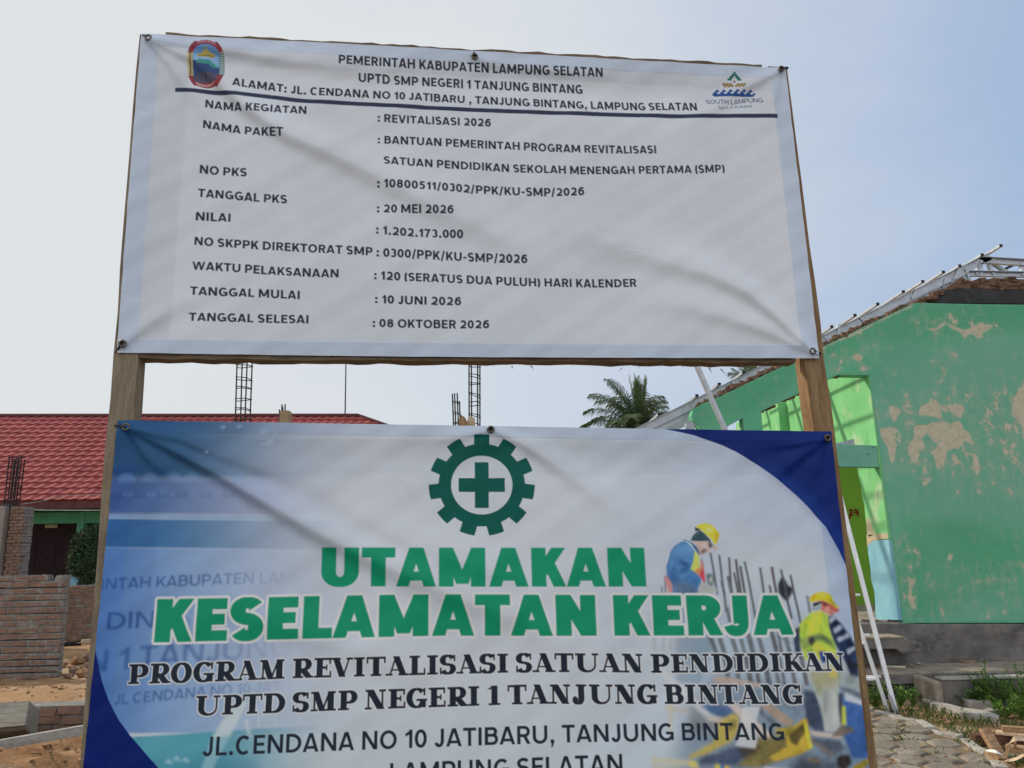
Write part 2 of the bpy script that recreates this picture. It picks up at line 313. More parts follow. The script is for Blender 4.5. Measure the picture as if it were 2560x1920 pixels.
CAPRES, GLO, GHI = 64, -.4, 1.4
class Glyphs:
    """one alphabet drawn as strokes: upright weight wv, level weight wh, diagonal weight wd, optional slab serifs"""
    def __init__(s, wv, wh, wd=None, slab=0, wide=1.0, track=0.0):
        s.wv, s.wh, s.wd, s.slab, s.wide, s.track, s.cache = wv, wh, wd or wv, slab, wide, track, {}
    def glyph(s, ch):
        if ch not in s.cache:
            s.cache[ch] = s.draw(ch)
        return s.cache[ch]
    def draw(s, ch):
        v, h, d, sl = s.wv, s.wh, s.wd, s.slab
        hv, hh = v / 2, h / 2
        W = s.wide
        ops = []; clip = True; lb = rb = .09
        def st(pts, wv=None, wh=None, closed=False): ops.append((stroke_loops(pts, wv or v, h if wh is None else wh, closed), 1))
        def bar(x0, x1, y, w=None):
            q = (w or h) / 2; ops.append(([[(x0, y - q), (x1, y - q), (x1, y + q), (x0, y + q)]], 1))
        def stem(x, y0=0, y1=1, w=None):
            q = (w or v) / 2; ops.append(([[(x - q, y0), (x + q, y0), (x + q, y1), (x - q, y1)]], 1))
        def diag(x0, y0, x1, y1, w=None, ext=.4):
            # level-cut diagonal: w measured across the stroke
            w = w or d; L = math.hypot(x1 - x0, y1 - y0); q = w / 2 * L / max(abs(y1 - y0), 1e-6)
            ops.append(([[(x0 - q, y0), (x0 + q, y0), (x1 + q, y1), (x1 - q, y1)]], 1))
        def foot(x, y, e=.11, w=None):
            if sl:
                q = (w or v) / 2 + e; y0 = 0 if y == 0 else 1 - sl
                ops.append(([[(x - q, y0), (x + q, y0), (x + q, y0 + sl), (x - q, y0 + sl)]], 1))
        off = .11 if sl else 0
        if ch == 'I':
            w = v + 2 * off; stem(w / 2); foot(w / 2, 0); foot(w / 2, 1)
        elif ch == 'L':
            w = .66 * W + off; x = hv + off; stem(x); bar(x, w, hh); foot(x, 0); foot(x, 1)
            if sl: stem(w - .045, 0, .36, .09)
            rb = .04
        elif ch == 'T':
            w = .8 * W + off; stem(w / 2); bar(0, w, 1 - hh); foot(w / 2, 0)
            if sl:
                for q in (.045, w - .045): stem(q, .66, 1, .09)
            lb = rb = .035
        elif ch in 'EF':
            w = .7 * W + off; x = hv + off; stem(x); bar(x, w * .97, 1 - hh); bar(x, w, hh); bar(x, w * .9 if not sl else w * .72, .5 + .01)
            foot(x, 0); foot(x, 1)
            if sl: stem(w - .045, 0, .34, .09); stem(w - .07, .68, 1, .09); stem(w * .72, .36, .66, .08)
            rb = .05
        elif ch == 'H':
            w = .9 * W + 2 * off; a, b = hv + off, w - hv - off; stem(a); stem(b); bar(a, b, .51)
            for q in (a, b): foot(q, 0); foot(q, 1)
        elif ch == 'N':
            if sl:
                w = 1.0; t = .1; a, b = .16, w - .16; stem(a, 0, 1, t); stem(b, 0, 1, t); diag(a + .06, 1, b - .06, 0, v * 1.05)
                foot(a, 0, .12, t); bar(0, a, 1 - sl / 2, sl); foot(b, 1, .12, t)
            else:
                w = .92 * W; stem(hv); stem(w - hv); diag(hv * 1.05, 1, w - hv * 1.05, 0, d * 1.02)
        elif ch == 'M':
            if sl:
                w = 1.2; t = .1; a, b = .17, w - .24; stem(a, 0, 1, t); stem(b, 0, 1, v)
                diag(a + .05, 1, w * .47, 0, v * .95); diag(b - .06, 1, w * .47, 0, t)
                foot(a, 0, .12, t); foot(b, 0); bar(0, a, 1 - sl / 2, sl); bar(b, w, 1 - sl / 2, sl)
            else:
                w = 1.12 * W; stem(hv); stem(w - hv); diag(hv * 1.1, 1, w / 2, .08 if v > .3 else .14, d * .95); diag(w - hv * 1.1, 1, w / 2, .08 if v > .3 else .14, d * .95)
        elif ch == 'A':
            w = (.98 if not sl else 1.06) * W; k = .56 * d
            if sl:
                diag(.2, 0, w * .46, 1, .09); diag(w - .22, 0, w * .46, 1, v * .98); bar(.28, w - .32, .3, .085)
                foot(.17, 0, .13, .09); foot(w - .22, 0, .1)
            else:
                diag(k, 0, w / 2 - d * .08, 1); diag(w - k, 0, w / 2 + d * .08, 1); bar(w * .24, w * .76, .2 + hh * .6, h * .92)
            lb = rb = .02
        elif ch == 'V':
            w = (.95 if not sl else 1.0) * W; k = .56 * d
            if sl:
                diag(.2, 1, w * .52, 0, v * .98); diag(w - .17, 1, w * .54, 0, .09); foot(.2, 1, .09); foot(w - .15, 1, .12, .09)
            else:
                diag(k, 1, w / 2, 0); diag(w - k, 1, w / 2, 0)
            lb = rb = .02
        elif ch == 'W':
            w = 1.45 * W; k = .55 * d
            for a, b in ((k, .29), (.5 - .02, .29), (.52, .71), (None, .71)):
                xa = k if a == k else (w - k if a is None else a * w)
                diag(xa, 1, b * w, 0, d * .93)
            lb = rb = .02
        elif ch == 'K':
            w = .84 * W + off; x = hv + off; stem(x)
            if sl:
                diag(x + hv * .6, .36, w - .12, 1, .1); diag(w * .52, .56, w - .1, 0, v * .95); foot(x, 0); foot(x, 1); foot(w - .12, 1, .1, .12); foot(w - .08, 0, .05)
            else:
                diag(x + .02, .26 if v < .3 else .3, w - d * .62, 1); diag(w * .5, .55 if v < .3 else .6, w - d * .55, 0)
            rb = .02
        elif ch in 'OQ':
            w = (1.02 if v < .3 else .98) * W; e = .012
            st(arc(w / 2, .5, w / 2 - hv, .5 - hh + e, 0, 352.5, 47), closed=True); clip = False; lb = rb = .055
        elif ch == 'C' or ch == 'G':
            w = (.9 if ch == 'C' else .95) * W; e = .012; clip = False; lb = .055; rb = .06
            a = 48 if v < .3 else 40
            cx = w * .52
            if ch == 'C':
                st(arc(cx, .5, cx - hv, .5 - hh + e, a, 360 - a))
            else:
                st(arc(cx, .5, cx - hv, .5 - hh + e, a, 300))
                if sl:
                    st(arc(cx, .5, cx - hv - .04, .5 - hh + e, 300, 340), v * .8, h); stem(w - hv - .02, .02, .46, v); bar(w * .5, w + .04, .46 - sl / 2, sl)
                    stem(w - .1, .62, 1.0, .1)
                else:
                    st(arc(cx, .5, cx - hv, .5 - hh + e, 300, 322), v * .9, h); stem(w - hv, .06, .5, v * .96); bar(w * .5, w, .5 - hh * .6, h * .95)
            if sl and ch == 'C': stem(w - .1, .62, 1.0, .1)
        elif ch == 'S':
            w = (.76 if not sl else .78) * W; e = .012; clip = False; lb = rb = .05
            ry = .25 - hh / 2 + e / 2 - (0.0 if v < .3 else .0); rx = w / 2 - hv
            mid = .505
            cu, cl = mid + ry, mid - ry
            up = arc(w / 2, cu, rx, 1 - hh + e - cu, 28 if not sl else 20, 180)[:-1] + arc(w / 2, cu, rx, ry, 180, 268)
            lo = arc(w / 2, cl, rx, ry, 88, 0)[:-1] + arc(w / 2, cl, rx, cl - hh + e, 0, -152 if not sl else -160)
            P = np.array(up + lo)
            T = np.gradient(P, axis=0); T /= np.linalg.norm(T, axis=1)[:, None]
            N = np.stack([-T[:, 1], T[:, 0]], 1)
            i = np.arange(len(P)); mz = np.exp(-((i - len(up)) / 4.5) ** 2)
            wd = (h + (v - h) * np.abs(T[:, 1]) ** 1.2) * (1 - mz) + mz * (h * 1.12 if v > .3 else (v * .9 if sl else v * .97))
            ops.append(([np.concatenate([P + N * wd[:, None] / 2, (P - N * wd[:, None] / 2)[::-1]])], 1))
            if sl: stem(w - .08, .66, 1.0, .09); stem(.06, 0, .36, .09)
        elif ch == 'J':
            w = (.6 if not sl else .72) * W; x = w - hv - off; r = .34; clip = False
            st([(x, 1), (x, r)] + arc(x - (x - hv) / 2, r, (x - hv) / 2, r - hh + .012, 0, -160)[1:])
            if sl: foot(x, 1); ops.append(([arc(hv + .02, .27, .13, .13, 0, 350, 20)], 1))
            lb = .03
        elif ch == 'U':
            w = .9 * W + 2 * off; a, b = hv + off, w - hv - off; r = .38; clip = False
            if sl:
                b = w - off - .05
                st([(a, 1), (a, r)] + arc((a + b) / 2, r, (b - a) / 2, r - hh + .012, 180, 270)[1:], v)
                st(arc((a + b) / 2, r, (b - a) / 2, r - hh + .012, 270, 360) + [(b, 1)], .1)
                foot(a, 1); foot(b, 1, .12, .1)
            else:
                st([(a, 1), (a, r)] + arc((a + b) / 2, r, (b - a) / 2, r - hh + .012, 180, 360)[1:] + [(b, 1)])
        elif ch in 'PRB':
            w = {'P': .8, 'R': .82, 'B': .82}[ch] * W + off; x = hv + off; stem(x); foot(x, 0); foot(x, 1)
            def bowl(y0, y1, xr):
                r = (y1 - y0) / 2 - hh
                cx = max(x, xr - hv - max(r, .16) * 1.05)
                st([(x, y1 - hh), (cx, y1 - hh)] + arc(cx, (y0 + y1) / 2, xr - hv - cx, r, 90, -90)[1:-1] + [(cx, y0 + hh), (x, y0 + hh)])
            if ch == 'P': bowl(.33, 1, w)
            if ch == 'R':
                bowl(.38, 1, w * .96)
                if sl:
                    diag(w * .5, .44, w - .13, 0, v * .95); bar(w - .13 - v * .5, w + .06, sl / 2, sl)
                else:
                    diag(w * .56, .44, w - d * .56, 0)
            if ch == 'B': bowl(.46, 1, w * .93); bowl(0, .46 + h, w)
            rb = .04
        elif ch == 'D':
            w = .92 * W + off; x = hv + off; stem(x); foot(x, 0); foot(x, 1); cx = x + .22 * W
            st([(x, 1 - hh), (cx, 1 - hh)] + arc(cx, .5, w - hv - cx, .5 - hh, 90, -90)[1:-1] + [(cx, hh), (x, hh)]); rb = .055
        elif ch == '0':
            w = .74 * W; st(arc(w / 2, .5, w / 2 - hv, .5 - hh, 0, 352.5, 47), closed=True); lb = rb = .05
        elif ch == '1':
            if sl:
                w = .62; stem(w / 2 + .03); foot(w / 2 + .03, 0, .14); diag(.05, .8, w / 2, .98, .1)
            else:
                w = .44 * W; stem(w - hv); ops.append(([[(0, .78), (w - hv, 1), (w - hv, 1 - h * 1.25), (.02, .78 - h * .95)]], 1))
        elif ch == '2':
            w = .72 * W; ry = .27; st(arc(w / 2, 1 - hh - ry, w / 2 - hv, ry, 155, 0)[:-1] + arc(w / 2, 1 - hh - ry, w / 2 - hv, ry * 1.2, 0, -38) + [(hv * .9, hh * 1.2)]); bar(0.01, w, hh)
        elif ch == '3':
            w = .7 * W; r1 = .26 - hh * .5; rx = w / 2 - hv
            st(arc(w / 2 - .02, 1 - hh - .25 + hh / 2, rx * .92, .25 - hh / 2, 150, -85)); st(arc(w / 2 - .02, hh + .25 - hh / 2 + .01, rx, .25 - hh / 2 + .01, 85, -150)); lb = rb = .05
        elif ch == '5':
            w = .7 * W; bar(.1, w * .92, 1 - hh); st([(.1 + hv * .8, 1 - hh), (.08 + hv * .6, .5)], v * .9); r = .3 - hh / 2
            st([(.09 + hv * .5, .53)] + arc(w / 2 - .02, hh + r, w / 2 - hv, r, 100, -150))
        elif ch in '69':
            w = .74 * W; r = .31 - hh / 2
            P = arc(w / 2, hh + r, w / 2 - hv, r, 0, 352.5, 40); Q = [(w * .93, .93 - hh)] + arc(w * .6, .42, w * .6 - hv, .58 - hh, 75, 180)
            if ch == '9': P = [(w - a, 1 - b) for a, b in P]; Q = [(w - a, 1 - b) for a, b in Q]
            st(P, closed=True); st(Q)
        elif ch == '7':
            w = .7 * W; bar(0, w, 1 - hh); diag(w - d * .62, 1, w * .32, 0)
        elif ch == '8':
            w = .72 * W; r2 = .275 - hh / 2; r1 = .225 - hh / 2
            st(arc(w / 2, hh + r2, w / 2 - hv, r2, 0, 352.5, 40), closed=True); st(arc(w / 2, 1 - hh - r1 - .02, w / 2 * .9 - hv, r1 + .02, 0, 352.5, 40), closed=True)
        elif ch == '4':
            w = .78 * W; stem(w * .72); bar(0, w, .28); diag(w * .1, .28, w * .68, 1)
        elif ch in '.:,':
            w = v * 1.1; stem(w / 2, 0, v * 1.05, w); clip = False
            if ch == ':': stem(w / 2, .46, .46 + v * 1.05, w)
            if ch == ',': ops.append(([[(w * .3, .05), (w, .05), (w * .55, -.22), (w * .1, -.22)]], 1))
        elif ch == '-':
            w = .38; bar(0, w, .4)
        elif ch == '/':
            w = .5; ops.append(([[(0, -.1), (v * .85, -.1), (w, 1.05), (w - v * .85, 1.05)]], 1)); clip = False; lb = rb = .03
        elif ch in '()':
            w = .3; P = arc(.52, .44, .52 - hv, .74, 135, 225)
            if ch == ')': P = [(w - a, b) for a, b in P]
            st(P); clip = False
        # the few small letters of the logo's tag line
        elif ch in 'apoe':
            w = .6; clip = False; st(arc(w / 2, .33, w / 2 - hv, .33 - hh, 0, 352.5, 30), closed=True)
            if ch == 'a': stem(w - hv, 0, .66)
            if ch == 'p': stem(hv, -.3, .66)
        elif ch == 'i':
            w = v; stem(hv, 0, .66); stem(hv, .78, .95)
        elif ch == 'r':
            w = .4; stem(hv, 0, .66); st(arc(w * .8, .3, w * .8 - hv, .36 - hh, 160, 75))
        elif ch == 't':
            w = .42; stem(w / 2 - .03, .0, .88); bar(0, w, .6); bar(w / 2, w, hh)
        elif ch == 'f':
            w = .42; stem(w / 2 - .05, 0, .85); bar(0, w, .6); bar(w / 2 - .05, w, .92)
        elif ch == 'k':
            w = .55; stem(hv, 0, 1); diag(hv, .25, w - d * .5, .66); diag(w * .45, .4, w - d * .5, 0)
        else:
            w = .34; lb = rb = 0
        n = int(CAPRES * (w + .3)) + 4; H = int(CAPRES * (GHI - GLO))
        M = np.zeros((H, n), np.float32)
        for loops, sg in ops:
            L = [[((x + .15) * CAPRES, (GHI - y) * CAPRES) for x, y in lp] for lp in loops]
            M = np.maximum(M, polymask(L, 0, 0, n, H, 4))
        if clip:
            a, b = int((GHI - 1) * CAPRES), int(GHI * CAPRES); 
            if ch not in 'p': M[:a] = 0; M[b:] = 0
        return M, w, lb, rb
    def line(s, text):
        x = 0; spots = []; prev = 0
        for i, ch in enumerate(text):
            M, w, lb, rb = s.glyph(ch)
            if i: x += lb + s.track
            spots.append((M, x)); x += w
            if i < len(text) - 1: x += rb
        n = int((x + .3) * CAPRES) + 8
        B = np.zeros((int(CAPRES * (GHI - GLO)), n), np.float32)
        for M, gx in spots:
            j = int(round(gx * CAPRES)); k = min(M.shape[1], n - j)
            B[:, j:j + k] = np.maximum(B[:, j:j + k], M[:, :k])
        return B, x

def bilinear(B, r, c):
    r = np.clip(r, 0, B.shape[0] - 1.001); c = np.clip(c, 0, B.shape[1] - 1.001)
    i = r.astype(int); j = c.astype(int); fr = r - i; fc = c - j
    return (B[i, j] * (1 - fc) + B[i, j + 1] * fc) * (1 - fr) + (B[i + 1, j] * (1 - fc) + B[i + 1, j + 1] * fc) * fr

def dilate(M, r):
    k = int(math.ceil(r)); out = M.copy(); H, W = M.shape
    for dy in range(-k, k + 1):
        for dx in range(-k, k + 1):
            if 0 < dx * dx + dy * dy <= r * r + .5:
                a, b = max(0, dy), min(H, H + dy); c, e = max(0, dx), min(W, W + dx)
                np.maximum(out[a:b, c:e], M[a - dy:b - dy, c - dx:e - dx], out=out[a:b, c:e])
    return out

def blur(A, r):
    """two box passes each way"""
    if r < .5: return A
    k = max(1, int(round(r)))
    for ax in (0, 1):
        for _ in range(2):
            P = np.concatenate([np.repeat(np.take(A, [0], ax), k + 1, ax), A, np.repeat(np.take(A, [-1], ax), k, ax)], ax)
            C = np.cumsum(P, ax, dtype=np.float64); n = A.shape[ax]
            A = ((np.take(C, np.arange(2 * k + 1, 2 * k + 1 + n), ax) - np.take(C, np.arange(0, n), ax)) / (2 * k + 1)).astype(np.float32)
    return A

def homog(src, dst):
    A = []; b = []
    for (x, y), (u, v) in zip(src, dst):
        A += [[x, y, 1, 0, 0, 0, -u * x, -u * y], [0, 0, 0, x, y, 1, -v * x, -v * y]]; b += [u, v]
    return np.append(np.linalg.solve(np.array(A, float), np.array(b, float)), 1).reshape(3, 3)
def happly(Hm, P):
    P = np.asarray(P, float); q = np.concatenate([P, np.ones(P.shape[:-1] + (1,))], -1) @ Hm.T
    return q[..., :2] / q[..., 2:]

def srgb(c):
    c = np.asarray(c, float) / 255
    return np.where(c <= .04045, c / 12.92, ((c + .055) / 1.055) ** 2.4)
PAPER = srgb((186, 190, 198))
def ink(*c):
    """ink colour on white vinyl, from the tone it shows beside the unprinted white"""
    return np.clip(srgb(c) / PAPER * (.80, .84, .90), 0, .91)

class Print:
    def __init__(s, corners, W, H):
        s.W, s.H = W, H
        s.to = homog(corners, [(0, 0), (W, 0), (W, H), (0, H)])       # measured sheet coordinates -> flat print
        s.img = np.ones((H, W, 3), np.float32) * ink(186, 190, 198).astype(np.float32)
    def R(s, pts): return happly(s.to, pts)
    def mix(s, M, col, x0=0, y0=0):
        h, w = M.shape[:2]; X0, Y0 = max(0, x0), max(0, y0); X1, Y1 = min(s.W, x0 + w), min(s.H, y0 + h)
        if X1 <= X0 or Y1 <= Y0: return
        m = M[Y0 - y0:Y1 - y0, X0 - x0:X1 - x0][..., None]
        s.img[Y0:Y1, X0:X1] = s.img[Y0:Y1, X0:X1] * (1 - m) + np.asarray(col, np.float32) * m
    def poly(s, loops, col, soft=0, alpha=1, fade=None):
        if not isinstance(loops[0][0], (tuple, list, np.ndarray)): loops = [loops]
        L = [s.R(l) for l in loops]; A = np.concatenate(L); p = int(soft * 2.5) + 2
        x0, y0 = np.floor(A.min(0)).astype(int) - p; x1, y1 = np.ceil(A.max(0)).astype(int) + p
        x0, y0 = max(x0, -40), max(y0, -40); x1, y1 = min(x1, s.W + 40), min(y1, s.H + 40)
        if x1 <= x0 or y1 <= y0: return
        M = polymask(L, x0, y0, x1 - x0, y1 - y0)
        if soft: M = blur(M, soft)
        M = M * alpha
        if fade is not None:
            yy, xx = np.mgrid[y0:y1, x0:x1]; M = M * fade(xx, yy)
        s.mix(M, col, x0, y0)
    def bar(s, x0, y0, x1, y1, w, col, **k):
        s.poly([(x0 - w / 2, y0), (x0 + w / 2, y0), (x1 + w / 2, y1), (x1 - w / 2, y1)], col, **k)
    def text(s, font, string, base, cap, col, outline=None, alpha=1, fade=None, soft=0):
        B, T = font.line(string); ss = 3
        base = np.array(base, float)
        cap = np.broadcast_to(np.array(cap, float), (len(base),)) if np.ndim(cap) == 0 or len(np.atleast_1d(cap)) == len(base) else np.interp(base[:, 0], (base[0, 0], base[-1, 0]), cap)
        q = s.R(base); t = s.R(base - np.stack([0 * cap, cap], 1)); cr = q[:, 1] - t[:, 1]
        xa, xb = q[0, 0], q[-1, 0]; deg = min(len(q) - 1, 3)
        pf = np.polyfit((q[:, 0] - xa) / (xb - xa), q[:, 1], deg) if len(q) < 6 else None
        pad = int(cr.max() * .5) + 8
        X0, X1 = int(xa) - pad, int(xb) + pad; Y0, Y1 = int((q[:, 1] - cr).min()) - pad, int(q[:, 1].max()) + pad
        xx = X0 + (np.arange((X1 - X0) * ss) + .5) / ss; yy = Y0 + (np.arange((Y1 - Y0) * ss) + .5) / ss
        f = (xx - xa) / (xb - xa)
        yb = np.polyval(pf, f) if pf is not None else np.interp(xx, q[:, 0], q[:, 1])
        if pf is None:
            k = max(3, int(len(xx) / 40)); yb = np.convolve(np.pad(yb, k, 'edge'), np.ones(2 * k + 1) / (2 * k + 1), 'valid')
        cx = np.interp(xx, q[:, 0], cr)
        c = (f * T + .15) * CAPRES; r = (GHI - (yb[None] - yy[:, None]) / cx[None]) * CAPRES
        M = bilinear(B, r - .5, np.broadcast_to(c - .5, r.shape)).astype(np.float32)
        M *= ((c > 0) & (c < B.shape[1] - 1))[None]; M[r < 0] = 0; M[r > B.shape[0] - 2] = 0
        down = lambda A: A.reshape(Y1 - Y0, ss, X1 - X0, ss).mean((1, 3))
        if outline: s.mix(down(dilate((M > .5).astype(np.float32), outline[0] * ss)), outline[1], X0, Y0)
        m = down(M)
        if soft: m = blur(m, soft)
        m = m * alpha
        if fade is not None:
            Yg, Xg = np.mgrid[Y0:Y1, X0:X1]; m = m * fade(Xg, Yg)
        s.mix(m, col, X0, Y0)
# ---------------------------------------------------------------- print of the upper banner
INFO_C = [(354, 87), (1964, 170), (2045, 897), (293, 882)]
def art_info():
    p = Print(INFO_C, 1150, 560)
    dark = ink(38, 45, 60); navy = ink(40, 52, 78); sans = Glyphs(.25, .205, .235)
    dk2 = ink(36, 44, 60)
    T = lambda s, b, c, col=dark: p.text(sans, s, b, c, col)
    T('PEMERINTAH KABUPATEN LAMPUNG SELATAN', [(848, 164), (1177, 181), (1507, 193)], 22, dk2)
    T('UPTD SMP NEGERI 1 TANJUNG BINTANG', [(897, 207), (1177, 221), (1458, 232.5)], 22)
    T('ALAMAT: JL. CENDANA NO 10 JATIBARU , TANJUNG BINTANG, LAMPUNG SELATAN', [(583, 219), (650, 228), (705, 234), (728, 239), (860, 246), (1000, 252.5), (1180, 262), (1350, 269), (1465, 274), (1600, 276), (1743, 276.5)], 21)
    top = [(440, 221), (500, 226), (560, 237), (650, 236), (740, 252), (850, 256), (1180, 273), (1400, 279), (1720, 287), (1850, 284), (1943, 286)]
    xs = np.linspace(top[0][0], top[-1][0], 160); ys = np.interp(xs, *zip(*top)); ys = np.convolve(np.pad(ys, 7, 'edge'), np.ones(15) / 15, 'valid')
    top = list(zip(xs, ys)); p.poly(top + [(x, y + 10.5) for x, y in top[::-1]], ink(44, 52, 72))
    T('NAMA KEGIATAN', [(516, 274), (560, 279), (610, 285), (680, 287), (768, 291)], 20)
    T('NAMA PAKET', [(510, 324), (560, 333), (600, 338), (640, 343), (711, 347)], 20)
    T('NO PKS', [(502, 437), (560, 442), (619, 445)], 21)
    T('TANGGAL PKS', [(497, 495), (600, 504), (719, 512)], 21)
    T('NILAI', [(492, 554), (578, 557)], 21)
    T('NO SKPPK DIREKTORAT SMP', [(488, 614), (580, 622), (700, 627), (790, 634), (932, 640)], 21)
    T('WAKTU PELAKSANAAN', [(482, 676), (600, 682), (700, 689), (847, 694)], 21)
    T('TANGGAL MULAI', [(477, 738), (600, 742), (750, 748)], 21)
    T('TANGGAL SELESAI', [(473, 802), (620, 805), (772, 808)], 21)
    T(': REVITALISASI 2026', [(945, 309), (1080, 315), (1227, 320)], 20)
    T(': BANTUAN PEMERINTAH PROGRAM REVITALISASI', [(945, 363), (1100, 369), (1250, 376), (1450, 384), (1640, 385)], 20)
    T('SATUAN PENDIDIKAN SEKOLAH MENENGAH PERTAMA (SMP)', [(960, 415), (1100, 423), (1250, 432), (1450, 438), (1650, 436), (1750, 434), (1811, 432)], 20)
    T(': 10800511/0302/PPK/KU-SMP/2026', [(944, 474), (1080, 478), (1150, 486), (1300, 491), (1460, 490)], 21)
    T(': 20 MEI 2026', [(943, 533), (1040, 536), (1134, 538)], 21)
    T(': 1.202.173.000', [(941, 586), (1050, 594), (1158, 598)], 21)
    T(': 0300/PPK/KU-SMP/2026', [(942, 642), (1050, 648), (1180, 655), (1318, 660)], 22)
    T(': 120 (SERATUS DUA PULUH) HARI KALENDER', [(936, 699), (1100, 706), (1300, 716), (1480, 719), (1590, 719)], 21)
    T(': 10 JUNI 2026', [(938, 757), (1040, 761), (1153, 763)], 21)
    T(': 08 OKTOBER 2026', [(932, 816), (1080, 819), (1223, 820)], 21)
    # regional crest: red rim, rice and cotton sprays, crown over hills
    K = lambda *q: [(455 + x / 11.06, 90 + y / 11.06) for x, y in q]
    red = ink(130, 52, 62)
    rim = K((205, 480), (230, 390), (290, 290), (385, 180), (450, 205), (560, 170), (680, 158), (800, 175), (930, 235), (980, 210), (1060, 290), (1130, 390), (1175, 520), (1195, 800), (1195, 1140), (1150, 1260), (1100, 1370), (1010, 1485), (945, 1465), (850, 1500), (740, 1510), (600, 1485), (440, 1425), (380, 1435), (300, 1340), (235, 1230), (210, 1150))
    p.poly(rim, red)
    p.poly(K((345, 500), (370, 440), (440, 350), (560, 295), (690, 285), (830, 310), (960, 390), (1040, 480), (1065, 560), (1065, 1140), (330, 1150)), ink(90, 130, 170))
    p.poly(K((345, 560), (1065, 620), (1065, 900), (345, 900)), ink(125, 160, 195), soft=2)
    p.poly(K((380, 780), (520, 705), (680, 715), (750, 695), (860, 790), (1000, 890), (1065, 960), (900, 970), (600, 870)), ink(62, 128, 122))
    p.poly(K((340, 735), (400, 735), (470, 820), (640, 845), (760, 840), (870, 930), (1065, 950), (1065, 1150), (340, 1150)), ink(50, 68, 110))
    p.poly([(455 + x / 11.06, 90 + y / 11.06) for x, y in arc(680, 1215, 350, 150, 0, 350, 30)], ink(74, 72, 88))
    p.bar(455 + 685 / 11.06, 90 + 1080 / 11.06, 455 + 690 / 11.06, 90 + 1270 / 11.06, 2.4, ink(45, 45, 60))
    gold = ink(165, 150, 84)
    p.poly(K((450, 555), (560, 540), (640, 430), (680, 420), (730, 430), (800, 510), (940, 570), (920, 670), (760, 640), (620, 630), (470, 640)), gold)
    p.poly(K((480, 590), (680, 570), (910, 600), (905, 635), (680, 605), (485, 615)), ink(115, 100, 55))
    p.poly(K(*arc(685, 365, 42, 42, 0, 340, 14)), ink(120, 130, 100))
    for i in range(9):
        y = 520 + i * 70
        p.poly(K((155 + i * 4, y), (245, y + 20), (255, y + 75), (170 + i * 4, y + 50)), ink(185, 180, 128)); p.poly(K((275, y + 20), (345, y), (345, y + 45), (275, y + 75)), ink(168, 168, 118))
    p.bar(455 + 262 / 11.06, 90 + 480 / 11.06, 455 + 272 / 11.06, 90 + 1150 / 11.06, 2, ink(48, 52, 56))
    p.poly(K((1062, 540), (1190, 520), (1200, 1140), (1150, 1180), (1062, 1150)), ink(42, 92, 88))
    for i in range(11):
        y = 520 + i * 58
        p.poly(K((1075, y + 12), (1125, y - 8), (1185, y + 12), (1185, y + 34), (1125, y + 14), (1075, y + 34)), ink(190, 208, 204))
    tiny = Glyphs(.24, .22)
    p.text(tiny, 'LAMPUNG SELATAN', [(455 + a / 11.06, 90 + b / 11.06) for a, b in ((455, 275), (600, 235), (700, 225), (830, 255), (945, 320))], 4.6, ink(185, 140, 145))
    p.text(tiny, 'RAGOM MUFAKAT', [(455 + a / 11.06, 90 + b / 11.06) for a, b in ((420, 1375), (550, 1430), (700, 1470), (840, 1440), (950, 1380))], 5.2, ink(215, 165, 165))
    # tourism emblem
    K = lambda *q: [(1750 + x / 12.29, 160 + y / 12.29) for x, y in q]
    p.poly(K((1020, 245), (1088, 248), (1088, 318), (1148, 320), (1148, 388), (1208, 390), (1208, 452), (1265, 455), (1262, 525), (1140, 522), (1138, 458), (1085, 456), (1085, 385), (1022, 383), (1022, 448), (965, 450), (965, 515), (838, 512), (838, 443), (900, 440), (900, 376), (960, 374), (960, 312), (1020, 310)), ink(28, 98, 82))
    p.poly(K((1048, 500), (1090, 550), (1045, 600), (1000, 550)), ink(130, 95, 100))
    zz = ink(140, 118, 84)
    p.poly(K((668, 620), (725, 572), (768, 612), (820, 570), (868, 612), (935, 572), (1025, 665), (1040, 690), (985, 735), (935, 690), (880, 732), (825, 692), (765, 732)), zz)
    p.poly(K((1055, 690), (1145, 585), (1205, 625), (1262, 590), (1310, 628), (1370, 590), (1412, 635), (1320, 735), (1262, 695), (1205, 732), (1140, 698), (1090, 732)), zz)
    wave = ink(34, 72, 132)
    for i in range(6):
        o = i * 203; g = i * 4
        p.poly(K((375 + o, 920 + g), (528 + o, 765 + g), (602 + o, 825 + g), (565 + o, 865 + g), (520 + o, 850 + g), (520 + o, 880 + g), (585 + o, 925 + g), (640 + o, 985 + g), (440 + o, 985 + g)), wave)
    p.poly(K((1590, 950), (1650, 885), (1725, 920), (1665, 975), (1600, 985)), wave)
    p.poly(K((430, 960), (1600, 975), (1570, 990), (1400, 1003), (1000, 1000), (440, 992)), wave)
    lg = Glyphs(.17, .15, .16)
    p.text(lg, 'SOUTH LAMPUNG', [(1766, 260), (1790, 260), (1825, 261.5), (1850, 259), (1880, 256), (1907, 257)], 11.4, ink(38, 54, 92))
    p.text(Glyphs(.17, .15, .16, track=.03), 'Spirit of Krakatoa', [(1795, 274), (1835, 271), (1880, 268)], 7.6, ink(52, 88, 128))
    return p.img
